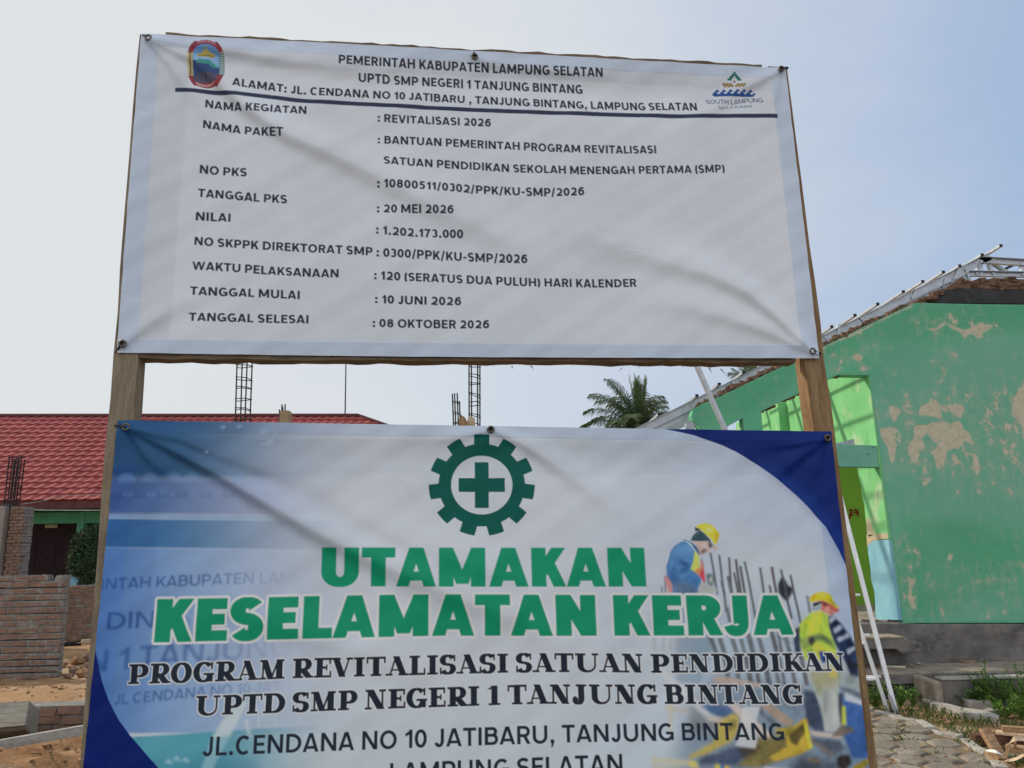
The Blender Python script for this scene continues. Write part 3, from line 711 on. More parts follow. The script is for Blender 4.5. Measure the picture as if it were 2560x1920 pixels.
# ---------------------------------------------------------------- print of the lower banner
SAFE_C = [(295, 1051), (2077, 1079), (2183, 2030), (199, 2030)]
def art_safe():
    p = Print(SAFE_C, 1280, 622)
    W, H = p.W, p.H
    yy, xx = np.mgrid[0:H, 0:W].astype(np.float32)
    X = lambda x, y: float(p.R([(x, y)])[0, 0]); Yr = lambda x, y: float(p.R([(x, y)])[0, 1])
    ss = lambda a, b, t: (lambda q: q * q * (3 - 2 * q))(np.clip((t - a) / (b - a), 0, 1))
    # pale upper sky of the printed photograph, cooler towards the right
    p.mix(.5 * ss(X(1300, 1300), X(1950, 1300), xx), ink(160, 176, 198))
    p.mix(.25 * ss(Yr(900, 1500), Yr(900, 1900), yy), ink(176, 196, 210))
    # school front fading out of the left edge
    fl = lambda a, b: 1 - ss(X(a, 1300), X(b, 1300), xx)
    y0 = Yr(300, 1195); y1 = Yr(300, 1287); y2 = Yr(300, 1297); y3 = Yr(300, 1368); y4 = Yr(300, 1830)
    band = lambda a, b, s=1.5: ss(a - s, a + s, yy) * (1 - ss(b - s, b + s, yy))
    p.mix(fl(400, 960) * band(-9, y0, 9) * .97, ink(54, 96, 132))
    p.mix(fl(260, 700) * band(-9, y0, 12) * .75, ink(26, 66, 106))
    for a, b, r in ((600, 1068, 5), (660, 1082, 7), (520, 1132, 4), (676, 1108, 9), (660, 1112, 5), (708, 1200, 6), (690, 1085, 4), (560, 1070, 5), (385, 1212, 5)):
        p.poly([(a - r * 1.6, b), (a, b - r * .8), (a + r * .6, b - r * 1.2), (a + r * 1.5, b + r * .2), (a + r * .3, b + r * .5), (a - r * .4, b + r)], ink(150, 172, 190), soft=1.0, alpha=.6)
    p.mix(fl(360, 930) * band(y0, y1, 8) * .92, ink(74, 104, 156))
    p.mix(fl(260, 480) * band(y0 - 20, y1, 8) * .55, ink(28, 66, 122))
    for i in range(9):                                                # tile ends along the printed eaves
        cx = 292 + i * 55 + (i % 3) * 4; al = max(0, 1 - i / 8.5)
        p.poly([arc(cx + 27, 1206, 22, 24, 180, 360, 12)], ink(104, 140, 184), soft=2.5, alpha=.45 * al)
        p.poly([[(cx - 15, 1244)] + arc(cx, 1226, 14, 15, 180, 0, 12)[::1] + [(cx + 15, 1244)]], ink(30, 62, 120), soft=2.2, alpha=.55 * al)
        p.poly([(cx + 14, 1234), (cx + 42, 1232), (cx + 42, 1239), (cx + 14, 1240)], ink(112, 140, 186), soft=1.5, alpha=.4 * al)
    p.mix(fl(450, 930) * band(y1, y2, 3) * .8, ink(112, 146, 182))
    p.mix(fl(390, 960) * band(y2, y3, 2.5) * .95, ink(50, 104, 150))
    p.mix(fl(280, 480) * band(y2, y3) * .5, ink(24, 78, 138))
    p.mix(fl(320, 960) * band(y3, y4, 3) * .9, ink(98, 136, 184))
    p.mix(fl(220, 480) * band(y3, y4, 2) * .75, ink(62, 106, 166))
    p.poly([(200, 1845), (330, 1841), (560, 1826), (760, 1814), (900, 1808), (900, 2060), (180, 2060)], ink(84, 148, 164), soft=1.2, fade=lambda x, y: 1 - ss(X(520, 1850), X(850, 1850), x))
    p.poly([(200, 1925), (520, 1880), (640, 1900), (700, 2060), (180, 2060)], ink(58, 122, 142), soft=9, alpha=.55)
    # pale upright shapes low on the print
    p.poly([(588, 1752), (622, 1752), (577, 1838), (528, 1848)], ink(186, 200, 212), soft=1.5, alpha=.8)
    p.poly([(528, 1848), (577, 1838), (530, 1925), (500, 1935)], ink(150, 186, 198), soft=2, alpha=.6)
    p.poly([(612, 1800), (622, 1796), (632, 1850), (618, 1830)], ink(190, 206, 212), soft=2, alpha=.6)
    q = ink(186, 208, 216)
    for a in ([(645, 1788), (692, 1784), (692, 1787), (645, 1791)], [(645, 1812), (692, 1808), (692, 1811), (645, 1815)], [(645, 1788), (648, 1788), (648, 1815), (645, 1815)], [(689, 1785), (692, 1785), (692, 1811), (689, 1811)]): p.poly(a, q, soft=.5, alpha=.75)
    for i in range(3): p.poly([arc(657 + i * 11, 1799 - i, 4, 5, 0, 350, 10), arc(657 + i * 11, 1799 - i, 2, 3, 0, 350, 10)], q, soft=.5, alpha=.6)
    for a, b in ((412, 1903), (432, 1896), (455, 1899)): p.poly([(a, b), (a + 12, b - 9), (a + 24, b + 5), (a + 8, b + 4)], ink(150, 184, 196), soft=1.2, alpha=.6)
    # washed-out lettering of the school front
    hel = Glyphs(.18, .155, .17); gb = ink(44, 78, 134)
    ghost = lambda a, b: (lambda x, y: 1 - ss(X(a, 1450), X(b, 1450), x))
    p.text(hel, 'INTAH KABUPATEN LAMPU', [(254, 1475), (380, 1469), (520, 1463), (655, 1458), (790, 1453)], 28, gb, alpha=.85, fade=ghost(420, 800), soft=.7)
    p.text(hel, 'DINAS', [(268, 1574), (480, 1566)], 43, gb, alpha=.85, fade=ghost(330, 560), soft=.6)
    p.text(hel, 'N 1 TANJUNG B', [(216, 1684), (500, 1657), (800, 1636)], 56, gb, alpha=.8, fade=ghost(380, 810), soft=1.6)
    p.text(hel, 'JL CENDANA NO 10 JATI BA', [(285, 1762), (450, 1747), (621, 1733), (770, 1722)], 27, gb, alpha=.8, fade=ghost(430, 790), soft=1.0)
    workers(p, ss, X, Yr)
    # print grain and soft modelling of the photograph
    rs = np.random.RandomState(4); N1 = blur(rs.rand(H, W).astype(np.float32), 2); N2 = blur(rs.rand(H, W).astype(np.float32), 7)
    N1 = (N1 - N1.mean()) / N1.std(); N2 = (N2 - N2.mean()) / N2.std()
    k = ss(X(1560, 1500), X(1760, 1500), xx) * ss(Yr(1800, 1290), Yr(1800, 1400), yy)
    dk = 1 - ss(.30, .52, blur(p.img.mean(2), 2))
    p.img *= np.clip(1 + (.07 * N1 + .11 * N2) * k * dk, .5, 1.5)[..., None]
    p.img = p.img * (1 - k[..., None] * .8) + blur(p.img, .6) * k[..., None] * .8
    # blue corner panels with their light inner band
    arcR = [(1640, 1068), (1662, 1073), (1734, 1089), (1806, 1114), (1839, 1130), (1895, 1164), (1945, 1201), (1991, 1240), (2023, 1272), (2063, 1318), (2095, 1373), (2117, 1419), (2126, 1450), (2140, 1490)]
    p.poly(arcR + [(2260, 1490), (2200, 1000), (1640, 1000)], ink(15, 37, 100))
    p.poly(arcR[4:] + [(2180, 1490), (2100, 1340), (2040, 1260), (1960, 1190)], ink(30, 66, 150), soft=9, alpha=.5)
    arcL = [(225, 1560), (240, 1628), (247, 1660), (254, 1690), (272, 1748), (301, 1802), (330, 1840), (363, 1878), (399, 1920), (440, 1955), (490, 1985), (600, 2040)]
    p.poly(arcL + [(600, 2080), (120, 2080), (140, 1500)], ink(13, 31, 96))
    # safety emblem: eleven-tooth wheel with cross
    cx, cy, k = 1204, 1213.5, 1.025
    gl = []
    for i in range(11):
        a = 90 + i * 360 / 11; g1 = 10.2; g2 = 8.4
        gl += [(105, a - g1)] + [(129, a - g2 + j * g2 / 3) for j in range(7)] + [(105, a + g1)]
        gl += [(105, a + g1 + j * (360 / 11 - 2 * g1) / 3) for j in (1, 2)]
    P2 = lambda r, a: (cx + r * k * math.cos(math.radians(a)), cy - r * .985 * math.sin(math.radians(a)))
    gc = ink(10, 80, 72)
    p.poly([[P2(r, a) for r, a in gl], [P2(74.5, a * 5) for a in range(72)]], gc)
    b, l = 17.4, 57.5
    p.poly([(cx - b, cy - l), (cx + b, cy - l), (cx + b, cy - b), (cx + l, cy - b), (cx + l, cy + b), (cx + b, cy + b), (cx + b, cy + l), (cx - b, cy + l), (cx - b, cy + b), (cx - l, cy + b), (cx - l, cy - b), (cx - b, cy - b)], gc)
    # headline, programme and address
    blk = Glyphs(.355, .255, .285, track=-.05); green = ink(22, 132, 98); white = ink(200, 206, 210)
    p.text(blk, 'UTAMAKAN', [(803, 1466), (1200, 1467), (1614, 1467)], 97.5, green)
    p.text(blk, 'KESELAMATAN KERJA', [(386, 1607), (589, 1602), (795, 1596), (979, 1591.5), (1107, 1589), (1490, 1589), (1812, 1588.5), (1984, 1587)], (109, 99), green, outline=(4.2, white))
    sl = Glyphs(.31, .125, .3, slab=.12, wide=1.04, track=-.055); blk2 = ink(33, 41, 52)
    p.text(sl, 'PROGRAM REVITALISASI SATUAN PENDIDIKAN', [(321, 1711), (560, 1703), (755, 1694.5), (920, 1690), (1083, 1685), (1323, 1679), (1500, 1679), (1653, 1681), (1900, 1679), (2110, 1677)], (51, 46), blk2, outline=(1.7, white))
    p.text(sl, 'UPTD SMP NEGERI 1 TANJUNG BINTANG', [(489, 1789), (700, 1781), (932, 1772), (1240, 1761), (1325, 1758), (1669, 1758), (1850, 1759), (2004, 1759)], (50, 49), blk2, outline=(1.7, white))
    hb = Glyphs(.2, .172, .19, track=.01); kk = ink(36, 43, 54)
    p.text(hb, 'JL.CENDANA NO 10 JATIBARU, TANJUNG BINTANG', [(507, 1889), (700, 1881), (905, 1873), (1102, 1865), (1402, 1854), (1697, 1849), (1850, 1848), (1958, 1849)], (48, 43), kk)
    p.text(hb, 'LAMPUNG SELATAN', [(975, 1952), (1270, 1940), (1555, 1928)], 47, kk)
    return p.img

def workers(p, ss, X, Yr):
    """printed site photograph: two workers among reinforcement bars, fading out to the left"""
    fd = lambda x, y: ss(X(1560, 1700), X(1760, 1700), x)
    A = lambda *q: [(1560 + x / 3.456, 1240 + y / 3.456) for x, y in q]
    B = lambda *q: [(1560 + x / 3.456, 1550 + y / 3.456) for x, y in q]
    C = lambda *q: [(1640 + x / 7.9, 1290 + y / 7.9) for x, y in q]
    g = lambda loops, c, **k: p.poly(loops, ink(*c), **k)
    f1 = lambda x, y: ss(X(1560, 1600), X(1700, 1600), x)
    g(A((900, 300), (1500, 450), (1800, 620), (1820, 900), (900, 900)), (190, 200, 214), soft=22, alpha=.5)
    # lower ground of the site: pale timber, pits and steel
    g(B((500, -120), (1500, -120), (1560, 300), (1480, 520), (700, 560), (430, 300)), (150, 168, 184), soft=14, alpha=.45, fade=fd)
    g(B((750, 470), (1600, 560), (2160, 640), (2180, 1500), (300, 1500), (480, 900)), (92, 112, 132), soft=12, alpha=.75, fade=fd)
    g(B((430, -100), (710, -110), (760, 250), (640, 560), (440, 540)), (98, 124, 144), soft=3, alpha=.6, fade=fd)
    g(B((560, 20), (700, -90), (750, 60), (640, 120)), (66, 88, 106), soft=3, alpha=.6)
    for x in (235, 310, 375, 420): g(B((x, -90), (x + 30, -90), (x + 34, 260), (x + 6, 260)), (158, 160, 158), soft=1.5, alpha=.6)
    bars = [(740, 490, 800, 850, 20), (815, 510, 875, 1000, 20), (900, 530, 945, 1100, 19), (960, 545, 1000, 850, 22), (1000, 605, 1035, 850, 22), (1038, 565, 1130, 1060, 21), (1168, 618, 1203, 850, 22), (1268, 610, 1312, 850, 24), (1350, 635, 1440, 1060, 21), (1432, 680, 1518, 1100, 20), (835, 730, 862, 860, 22), (890, 690, 918, 850, 22), (945, 660, 978, 850, 20), (1250, 770, 1265, 850, 20), (1575, 860, 1600, 1010, 28), (662, 540, 690, 760, 14), (345, 690, 350, 845, 18), (318, 780, 320, 845, 16)]
    cols = [(84, 88, 92), (78, 80, 84), (74, 64, 64), (70, 58, 58), (62, 60, 68)]
    for i, (a, b, c, d, w) in enumerate(bars):
        (x0, y0), (x1, y1) = A((a, b), (c, d)); p.bar(x0, y0, x1, y1, w / 3.456, ink(*cols[i % 5]), alpha=.92 if i < 14 else .6)
        p.bar(x0 + 1.2, y0, x1 + 1.2, y1, 1.4, ink(120, 120, 122), alpha=.5)
    for a, b, c, d, w in [(700, 1110, 790, 1360, 44), (815, 1215, 860, 1360, 44), (925, 1225, 965, 1360, 42), (1000, 1225, 1030, 1360, 36), (1060, 1180, 1105, 1360, 46), (1150, 1215, 1195, 1360, 40), (1262, 1160, 1315, 1360, 40), (1322, 1160, 1355, 1360, 26), (1385, 1210, 1425, 1360, 38), (880, 960, 910, 1100, 34), (945, 970, 960, 1100, 34)]:
        (x0, y0), (x1, y1) = A((a, b), (c, d)); g([(x0 - w / 7, y0), (x0 + w / 7, y0), (x1 + w / 7, y1), (x1 - w / 7, y1)], cols[int(a) % 5], alpha=.85, soft=.6)
    for i, (a, w) in enumerate(((870, 40), (960, 40), (1060, 46), (1130, 36), (1215, 46), (1300, 34), (1350, 28), (1440, 36), (1540, 40))):
        (x0, y0), (x1, y1) = B((a - 20, 300), (a + 30, 560)); g([(x0 - w / 7, y0), (x0 + w / 7, y0), (x1 + w / 7, y1), (x1 - w / 7, y1)], cols[i % 5], alpha=.8, soft=.6)
    (x0, y0), (x1, y1) = A((1290, 1195), (1450, 1270)); g([(x0, y0), (x1, y1), (x1, y1 + 2), (x0, y0 + 3)], (88, 116, 120), soft=.5)
    g(A((1322, 800), (1326, 755), (1345, 712), (1365, 700), (1388, 722), (1412, 772), (1444, 786), (1452, 806), (1444, 846), (1420, 885), (1404, 908), (1384, 900), (1350, 868), (1330, 836)), (44, 50, 62), soft=.7)
    p.bar(1560 + 1365 / 3.456, 1240 + 690 / 3.456, 1560 + 1410 / 3.456, 1240 + 910 / 3.456, 5, ink(84, 84, 88))
    # timbers and yellow girders
    tim = (186, 174, 162)
    g(B((760, 480), (860, 485), (1190, 545), (1180, 580), (1000, 560), (760, 530)), (176, 158, 148), soft=1, alpha=.9, fade=fd)
    g(B((230, 330), (330, 420), (800, 850), (720, 870), (480, 640), (240, 400)), (200, 208, 214), soft=2, alpha=.8)
    g(B((340, 720), (560, 770), (560, 810), (340, 760)), (182, 172, 158), soft=2, alpha=.7)
    g(B((370, 700), (410, 700), (410, 1000), (380, 1000)), (190, 182, 150), soft=2, alpha=.6)
    g(B((560, 720), (700, 830), (900, 860), (860, 960), (560, 960)), (120, 122, 118), soft=5, alpha=.6)
    g(B((760, 820), (980, 850), (960, 930), (700, 850)), (196, 180, 170), soft=1.5, alpha=.8)
    g(B((640, 720), (960, 750), (985, 805), (900, 850), (740, 800)), (70, 100, 146), soft=2, alpha=.85)
    g(B((930, 690), (1400, 1100), (1330, 1130), (1100, 960), (880, 720)), (196, 180, 172), soft=1, alpha=.9)
    g(B((1150, 720), (1260, 720), (1460, 870), (1420, 930), (1300, 850)), (160, 138, 120), soft=1, alpha=.9)
    g(B((1180, 740), (1200, 800), (1400, 960), (1380, 980), (1140, 790)), (72, 64, 62), soft=1.5, alpha=.7)
    g(B((1540, 600), (1640, 620), (1740, 960), (1640, 960), (1560, 860)), (52, 60, 84), soft=2, alpha=.9)
    g(B((820, 860), (920, 800), (980, 810), (980, 920), (930, 1030), (700, 1150), (560, 1190), (540, 1170), (760, 1040)), (178, 160, 74), soft=1.5, alpha=.9)
    g(B((900, 850), (970, 845), (960, 920), (870, 960)), (110, 100, 62), soft=2, alpha=.7)
    g(B((1000, 1010), (1420, 1000), (1620, 1090), (1400, 1190), (1150, 1270), (960, 1250), (1080, 1130)), (120, 108, 60), soft=2.5, alpha=.95)
    g(B((640, 1190), (1000, 1060), (1080, 1040), (1110, 1100), (960, 1240), (640, 1230)), (58, 68, 96), soft=3, alpha=.85)
    g(B((970, 1090), (1180, 1060), (1130, 1120), (1020, 1190)), (70, 60, 44), soft=3, alpha=.8)
    g(B((1270, 930), (1430, 925), (1540, 845), (1572, 850), (1616, 1090), (1520, 1150), (1300, 1210), (1240, 1180), (1410, 1080), (1400, 1100), (1380, 960)), (184, 158, 62), soft=.6)
    g(B((1400, 960), (1545, 885), (1560, 960), (1480, 1080), (1430, 1050)), (92, 82, 48), soft=1.2)
    g(B((1300, 940), (1500, 900), (1400, 1000), (1290, 990)), (150, 138, 60), soft=1.5)
    g(B((1560, 870), (1616, 1090), (1590, 1110), (1545, 900)), (222, 192, 62), soft=.5)
    g(B((1590, 950), (1860, 985), (1870, 1020), (1620, 990)), tim, soft=.6)
    g(B((1900, 995), (2160, 1050), (2170, 1085), (1910, 1030)), (182, 166, 142), soft=.6)
    g(B((1600, 1010), (1800, 1140), (1770, 1170), (1600, 1040)), (172, 158, 144), soft=.6)
    g(B((1590, 1010), (1850, 1030), (1900, 1110), (1760, 1180), (1620, 1060)), (54, 56, 70), soft=2, alpha=.7)
    # second worker: trousers, tub behind, vest, sleeve, helmet
    g(B((1880, 640), (2060, 720), (2110, 1080), (2120, 1200), (1960, 1180), (1890, 1000)), (66, 98, 152), soft=1)
    g(B((1900, 610), (2060, 700), (2060, 735), (1900, 690)), (206, 212, 222), soft=.6)
    g(B((1590, 450), (1700, 400), (1880, 320), (1990, 400), (2040, 480), (2075, 640), (1960, 600), (1850, 560), (1835, 640), (1850, 800), (1865, 900), (1820, 960), (1720, 960), (1715, 860), (1690, 760), (1640, 620)), (166, 172, 168), soft=.8)
    g(B((1580, 440), (1760, 400), (1880, 440), (1840, 560), (1700, 590), (1620, 540)), (150, 146, 96), soft=5, alpha=.7)
    g(B((1850, 560), (1950, 590), (2060, 640), (2060, 690), (1960, 640), (1870, 610)), (96, 100, 100), soft=2.5, alpha=.8)
    g(B((1840, 640), (1880, 620), (1880, 900), (1860, 900)), (60, 62, 74), soft=1)
    g(B((1876, 740), (1905, 740), (1908, 900), (1872, 900)), (206, 204, 70), soft=.6)
    g(B((1775, 1000), (1870, 900), (1980, 930), (1970, 960), (1850, 1000)), (112, 102, 92), soft=1)
    g(A((1480, 1160), (1530, 1080), (1600, 1010), (1700, 990), (1765, 1030), (1765, 1120), (1800, 1250), (1860, 1420), (1560, 1420), (1500, 1250)), (174, 204, 76), soft=.5)
    g(A((1620, 1000), (1690, 990), (1640, 1150), (1560, 1340), (1530, 1300), (1600, 1140)), (198, 214, 74), soft=1.5, alpha=.8)
    g(A((1500, 1230), (1570, 1215), (1640, 1190), (1600, 1300), (1540, 1330)), (96, 124, 78), soft=2, alpha=.8)
    g(A((1640, 1190), (1700, 1185), (1840, 1280), (1820, 1320), (1700, 1250), (1630, 1260)), (70, 92, 76), soft=1.5, alpha=.85)
    g(A((1650, 1260), (1760, 1330), (1850, 1350), (1860, 1420), (1680, 1400), (1620, 1310)), (196, 182, 70), soft=1.5, alpha=.7)
    g(A((1590, 1215), (1640, 1210), (1645, 1260), (1610, 1300), (1585, 1260)), (64, 64, 66), soft=.8)
    g(A((1470, 1150), (1510, 1120), (1520, 1400), (1470, 1360), (1455, 1250)), (48, 58, 78), soft=1.2)
    g(B((1670, 270), (1730, 265), (1760, 360), (1700, 370)), (34, 58, 116), soft=1)
    g(B((1790, 330), (1840, 320), (1830, 500), (1760, 480)), (192, 178, 84), soft=1, alpha=.8)
    nav = (36, 48, 74)
    g(A((1755, 1035), (1800, 1030), (1870, 1100), (1940, 1190), (2000, 1300), (2015, 1400), (2020, 1560), (1950, 1560), (1900, 1420), (1850, 1340), (1800, 1240), (1762, 1120)), nav, soft=.5)
    for a in ([(1770, 1060), (1800, 1035), (1825, 1055), (1775, 1100)], [(1800, 1150), (1860, 1110), (1885, 1140), (1815, 1190)], [(1835, 1230), (1925, 1180), (1945, 1210), (1850, 1260)], [(1915, 1330), (1985, 1290), (1995, 1320), (1930, 1370)]): g(A(*a), (172, 182, 192), soft=1)
    g(B((1900, 340), (2010, 330), (2025, 410), (1950, 430)), (34, 38, 50), soft=1)
    g(A((1625, 925), (1700, 905), (1800, 940), (1795, 1005), (1760, 970), (1700, 960), (1650, 985), (1625, 980)), (48, 40, 44), soft=.4)
    g(A((1690, 950), (1790, 950), (1812, 1030), (1770, 1025), (1722, 1002), (1690, 985)), (204, 128, 112), soft=.5)
    g(A((1700, 930), (1722, 930), (1730, 975), (1708, 982)), (190, 100, 86), soft=.5)
    g(A((1770, 945), (1805, 950), (1810, 985), (1790, 985)), (46, 34, 38), soft=.5)
    g(A((1625, 960), (1700, 925), (1702, 955), (1640, 985)), (152, 168, 180), soft=.4)
    g(A((1600, 915), (1720, 900), (1810, 945), (1862, 985), (1832, 1012), (1800, 1000), (1760, 935), (1690, 912)), (188, 92, 72), soft=.5)
    g(A((1593, 905), (1600, 870), (1650, 835), (1710, 824), (1780, 850), (1808, 912), (1822, 935), (1862, 965), (1830, 970), (1790, 935), (1720, 902), (1660, 906), (1610, 920)), (220, 186, 44), soft=.3)
    g(A((1660, 850), (1715, 838), (1760, 860), (1700, 868)), (236, 210, 96), soft=1.5, alpha=.8)
    for a, c, al in (([(1560, 1060), (1590, 1040), (1560, 1200), (1530, 1230)], (140, 172, 60), .8), ([(1700, 1010), (1730, 1010), (1760, 1100), (1740, 1140)], (142, 176, 62), .8), ([(1650, 1090), (1690, 1080), (1720, 1180), (1680, 1180)], (150, 182, 66), .7), ([(1560, 1330), (1620, 1310), (1640, 1380), (1580, 1410)], (120, 150, 58), .8), ([(1780, 1190), (1800, 1240), (1840, 1330), (1800, 1300)], (134, 168, 60), .8), ([(1560, 1080), (1640, 1190), (1660, 1180), (1580, 1060)], (206, 206, 60), .9), ([(1690, 1000), (1650, 1180), (1668, 1180), (1710, 1005)], (206, 206, 60), .8)): g(A(*a), c, soft=1.0, alpha=al)
    for a, c in (([(1820, 1070), (1850, 1090), (1830, 1130), (1800, 1100)], (22, 30, 52)), ([(1880, 1150), (1920, 1190), (1890, 1220), (1850, 1190)], (24, 34, 58)), ([(1930, 1240), (1980, 1290), (1950, 1310), (1910, 1270)], (22, 32, 54)), ([(1960, 1370), (2005, 1350), (2010, 1450), (1960, 1430)], (50, 66, 98))): g(A(*a), c, soft=1.2, alpha=.8)
    for a, c in (([(1700, 600), (1760, 600), (1740, 800), (1720, 820)], (132, 138, 134)), ([(1790, 620), (1830, 640), (1830, 880), (1800, 900)], (186, 190, 186)), ([(1920, 460), (2010, 480), (1960, 560), (1890, 540)], (136, 140, 132)), ([(1640, 520), (1700, 540), (1690, 660), (1650, 620)], (140, 142, 104))): g(B(*a), c, soft=2.0, alpha=.75)
    g(A((1605, 880), (1640, 846), (1660, 850), (1625, 905)), (190, 152, 34), soft=1, alpha=.8); g(A((1740, 880), (1800, 905), (1850, 965), (1790, 930)), (178, 140, 34), soft=.8, alpha=.8)
    g(A((1735, 960), (1775, 965), (1760, 1000), (1735, 990)), (224, 152, 134), soft=.8, alpha=.8); g(A((1770, 995), (1805, 1015), (1800, 1028), (1770, 1022)), (150, 84, 76), soft=.6, alpha=.8)
    # first worker
    g(C((380, 1580), (330, 1500), (420, 1480), (900, 1500), (940, 1580)), (176, 182, 188), soft=1)
    g(C((150, 1220), (210, 1150), (310, 1340), (315, 1530), (232, 1530), (190, 1380)), (204, 132, 134), soft=.8)
    g(C((880, 850), (915, 960), (950, 1280), (920, 1310), (860, 1230), (815, 1150), (880, 1000)), (196, 62, 78), soft=.5)
    g(C((690, 1085), (830, 1010), (880, 955), (922, 1000), (830, 1165), (720, 1120)), (226, 132, 84), soft=.5)
    g(C((745, 670), (830, 790), (850, 880), (832, 1010), (740, 1095), (660, 1040), (710, 900)), (190, 208, 98), soft=.4)
    g(C((185, 1000), (230, 850), (270, 700), (350, 590), (480, 510), (600, 500), (700, 590), (748, 680), (705, 950), (655, 1040), (760, 1120), (862, 1220), (872, 1310), (820, 1400), (800, 1535), (310, 1535), (300, 1340), (200, 1180)), (74, 120, 168), soft=.4)
    g(C((320, 1300), (800, 1380), (800, 1535), (310, 1535)), (98, 112, 134), soft=4, alpha=.8)
    g(C((400, 850), (650, 960), (660, 1040), (500, 1010), (480, 940)), (48, 82, 128), soft=2.5, alpha=.8)
    g(C((280, 760), (420, 560), (600, 560), (700, 700), (500, 800)), (98, 146, 188), soft=4, alpha=.8)
    g(C((200, 1000), (330, 900), (420, 1150), (420, 1350), (300, 1330), (200, 1180)), (52, 92, 140), soft=4, alpha=.6)
    g(C((520, 1120), (760, 1150), (850, 1240), (820, 1350), (600, 1300)), (60, 104, 156), soft=3, alpha=.6)
    g(C((510, 490), (570, 468), (700, 530), (880, 690), (842, 785), (750, 660), (640, 545)), (60, 90, 132), soft=.4)
    g(C((515, 505), (590, 490), (690, 560), (750, 680), (735, 690), (660, 580), (580, 515)), (170, 190, 206), soft=.4)
    g(C((700, 500), (1030, 495), (1090, 600), (1050, 640), (1048, 720), (990, 718), (862, 785), (830, 690), (760, 560)), (188, 164, 158), soft=.4)
    g(C((880, 670), (960, 640), (1000, 690), (940, 740), (870, 760)), (128, 108, 108), soft=1, alpha=.8)
    g(C((1000, 530), (1085, 530), (1110, 605), (1045, 645)), (88, 68, 74), soft=.5)
    g(C((665, 492), (720, 380), (790, 315), (870, 290), (960, 350), (1040, 450), (1085, 540), (1000, 495), (880, 500)), (50, 74, 84), soft=.4)
    g(C((750, 220), (860, 255), (872, 292), (760, 305)), (58, 62, 74), soft=.4)
    g(C((1095, 625), (1150, 570), (1188, 650), (1172, 705)), (186, 166, 142), soft=.4)
    g(C((752, 215), (850, 165), (950, 142), (1060, 165), (1160, 240), (1248, 370), (1198, 520), (1155, 585), (1060, 440), (940, 320), (850, 250)), (214, 190, 62), soft=.3)
    g(C((900, 180), (1010, 180), (1120, 300), (1060, 340)), (232, 210, 100), soft=2.5, alpha=.7)
    g(C((1000, 260), (1060, 260), (1060, 315), (1010, 315)), (226, 218, 160), soft=.8)
    for a, c, al in (([(560, 560), (680, 640), (700, 760), (640, 700)], (110, 156, 196), .7), ([(430, 860), (620, 960), (600, 985), (450, 900)], (34, 64, 106), .9), ([(500, 1000), (640, 1020), (560, 1100), (430, 1130)], (44, 80, 128), .8), ([(430, 1180), (640, 1150), (660, 1170), (460, 1205)], (104, 148, 190), .7), ([(470, 1330), (640, 1270), (650, 1290), (490, 1345)], (112, 152, 188), .7), ([(640, 1180), (800, 1230), (840, 1330), (760, 1400)], (56, 98, 148), .7), ([(230, 1020), (300, 880), (330, 900), (270, 1060)], (96, 140, 182), .6)): g(C(*a), c, soft=1.5, alpha=al)
    for a, c, al in (([(880, 560), (990, 540), (1000, 600), (930, 640)], (206, 182, 174), .7), ([(1000, 640), (1045, 650), (1045, 700), (1010, 690)], (206, 172, 166), .9), ([(780, 560), (840, 640), (860, 740), (830, 700)], (150, 126, 122), .8), ([(880, 690), (960, 660), (970, 690), (900, 730)], (96, 80, 82), .8)): g(C(*a), c, soft=.7, alpha=al)
    for a, c in (([(1160, 300), (1230, 370), (1195, 500), (1160, 560), (1150, 430)], (176, 148, 46)), ([(760, 222), (900, 270), (1060, 450), (1040, 440), (900, 300), (800, 240)], (232, 214, 110)), ([(700, 430), (800, 330), (870, 310), (760, 420)], (74, 98, 106))): g(C(*a), c, soft=1.2, alpha=.75)
    g(C((900, 1400), (1000, 1380), (1060, 1440), (960, 1480)), (134, 138, 134), soft=1, alpha=.7); g(C((850, 1360), (940, 1350), (960, 1380), (860, 1400)), (198, 200, 194), soft=.8, alpha=.7)
    g(C((820, 1420), (880, 1310), (960, 1330), (1050, 1400), (1185, 1420), (1195, 1500), (1060, 1545), (850, 1520)), (168, 172, 168), soft=.5)
    g(C((960, 1140), (1085, 1130), (1140, 1260), (1100, 1400), (1000, 1350)), (92, 106, 106), soft=1.2, alpha=.8)
    g(C((1060, 1200), (1090, 1200), (1080, 1300), (1040, 1300)), (196, 202, 206), soft=.8)
    # stacked pieces along the foot of the print and the pasted-over patch
    g(B((230, 1170), (600, 1205), (640, 1260), (230, 1225)), (188, 182, 150), soft=2, alpha=.8)
    g(B((240, 1240), (480, 1260), (480, 1300), (240, 1300)), (180, 172, 152), soft=2, alpha=.8)
    g(B((545, 1205), (610, 1210), (635, 1262), (560, 1256)), (206, 186, 104), soft=.8)
    g(B((775, 1235), (830, 1240), (835, 1330), (780, 1330)), (206, 180, 66), soft=.8); g(B((820, 1240), (850, 1242), (850, 1330), (815, 1330)), (58, 120, 176), soft=.8)
    g(B((860, 1245), (900, 1250), (910, 1330), (850, 1330)), (200, 170, 80), soft=1)
    g(B((1560, 1180), (1680, 1195), (1680, 1230), (1600, 1220)), (160, 140, 110), soft=1); g(B((1500, 1150), (1800, 1200), (1900, 1500), (1300, 1500)), (40, 40, 46), soft=8, alpha=.7)
    g(B((1820, 1180), (1870, 1150), (1940, 1160), (1960, 1230), (1900, 1300), (1830, 1270)), (50, 46, 44), soft=1.5)
    g(B((1960, 1260), (2110, 1180), (2120, 1220), (2000, 1330)), (150, 132, 44), soft=1)
    g(B((1200, 1260), (1420, 1280), (1420, 1330), (1200, 1320)), (196, 200, 206), soft=1.5)
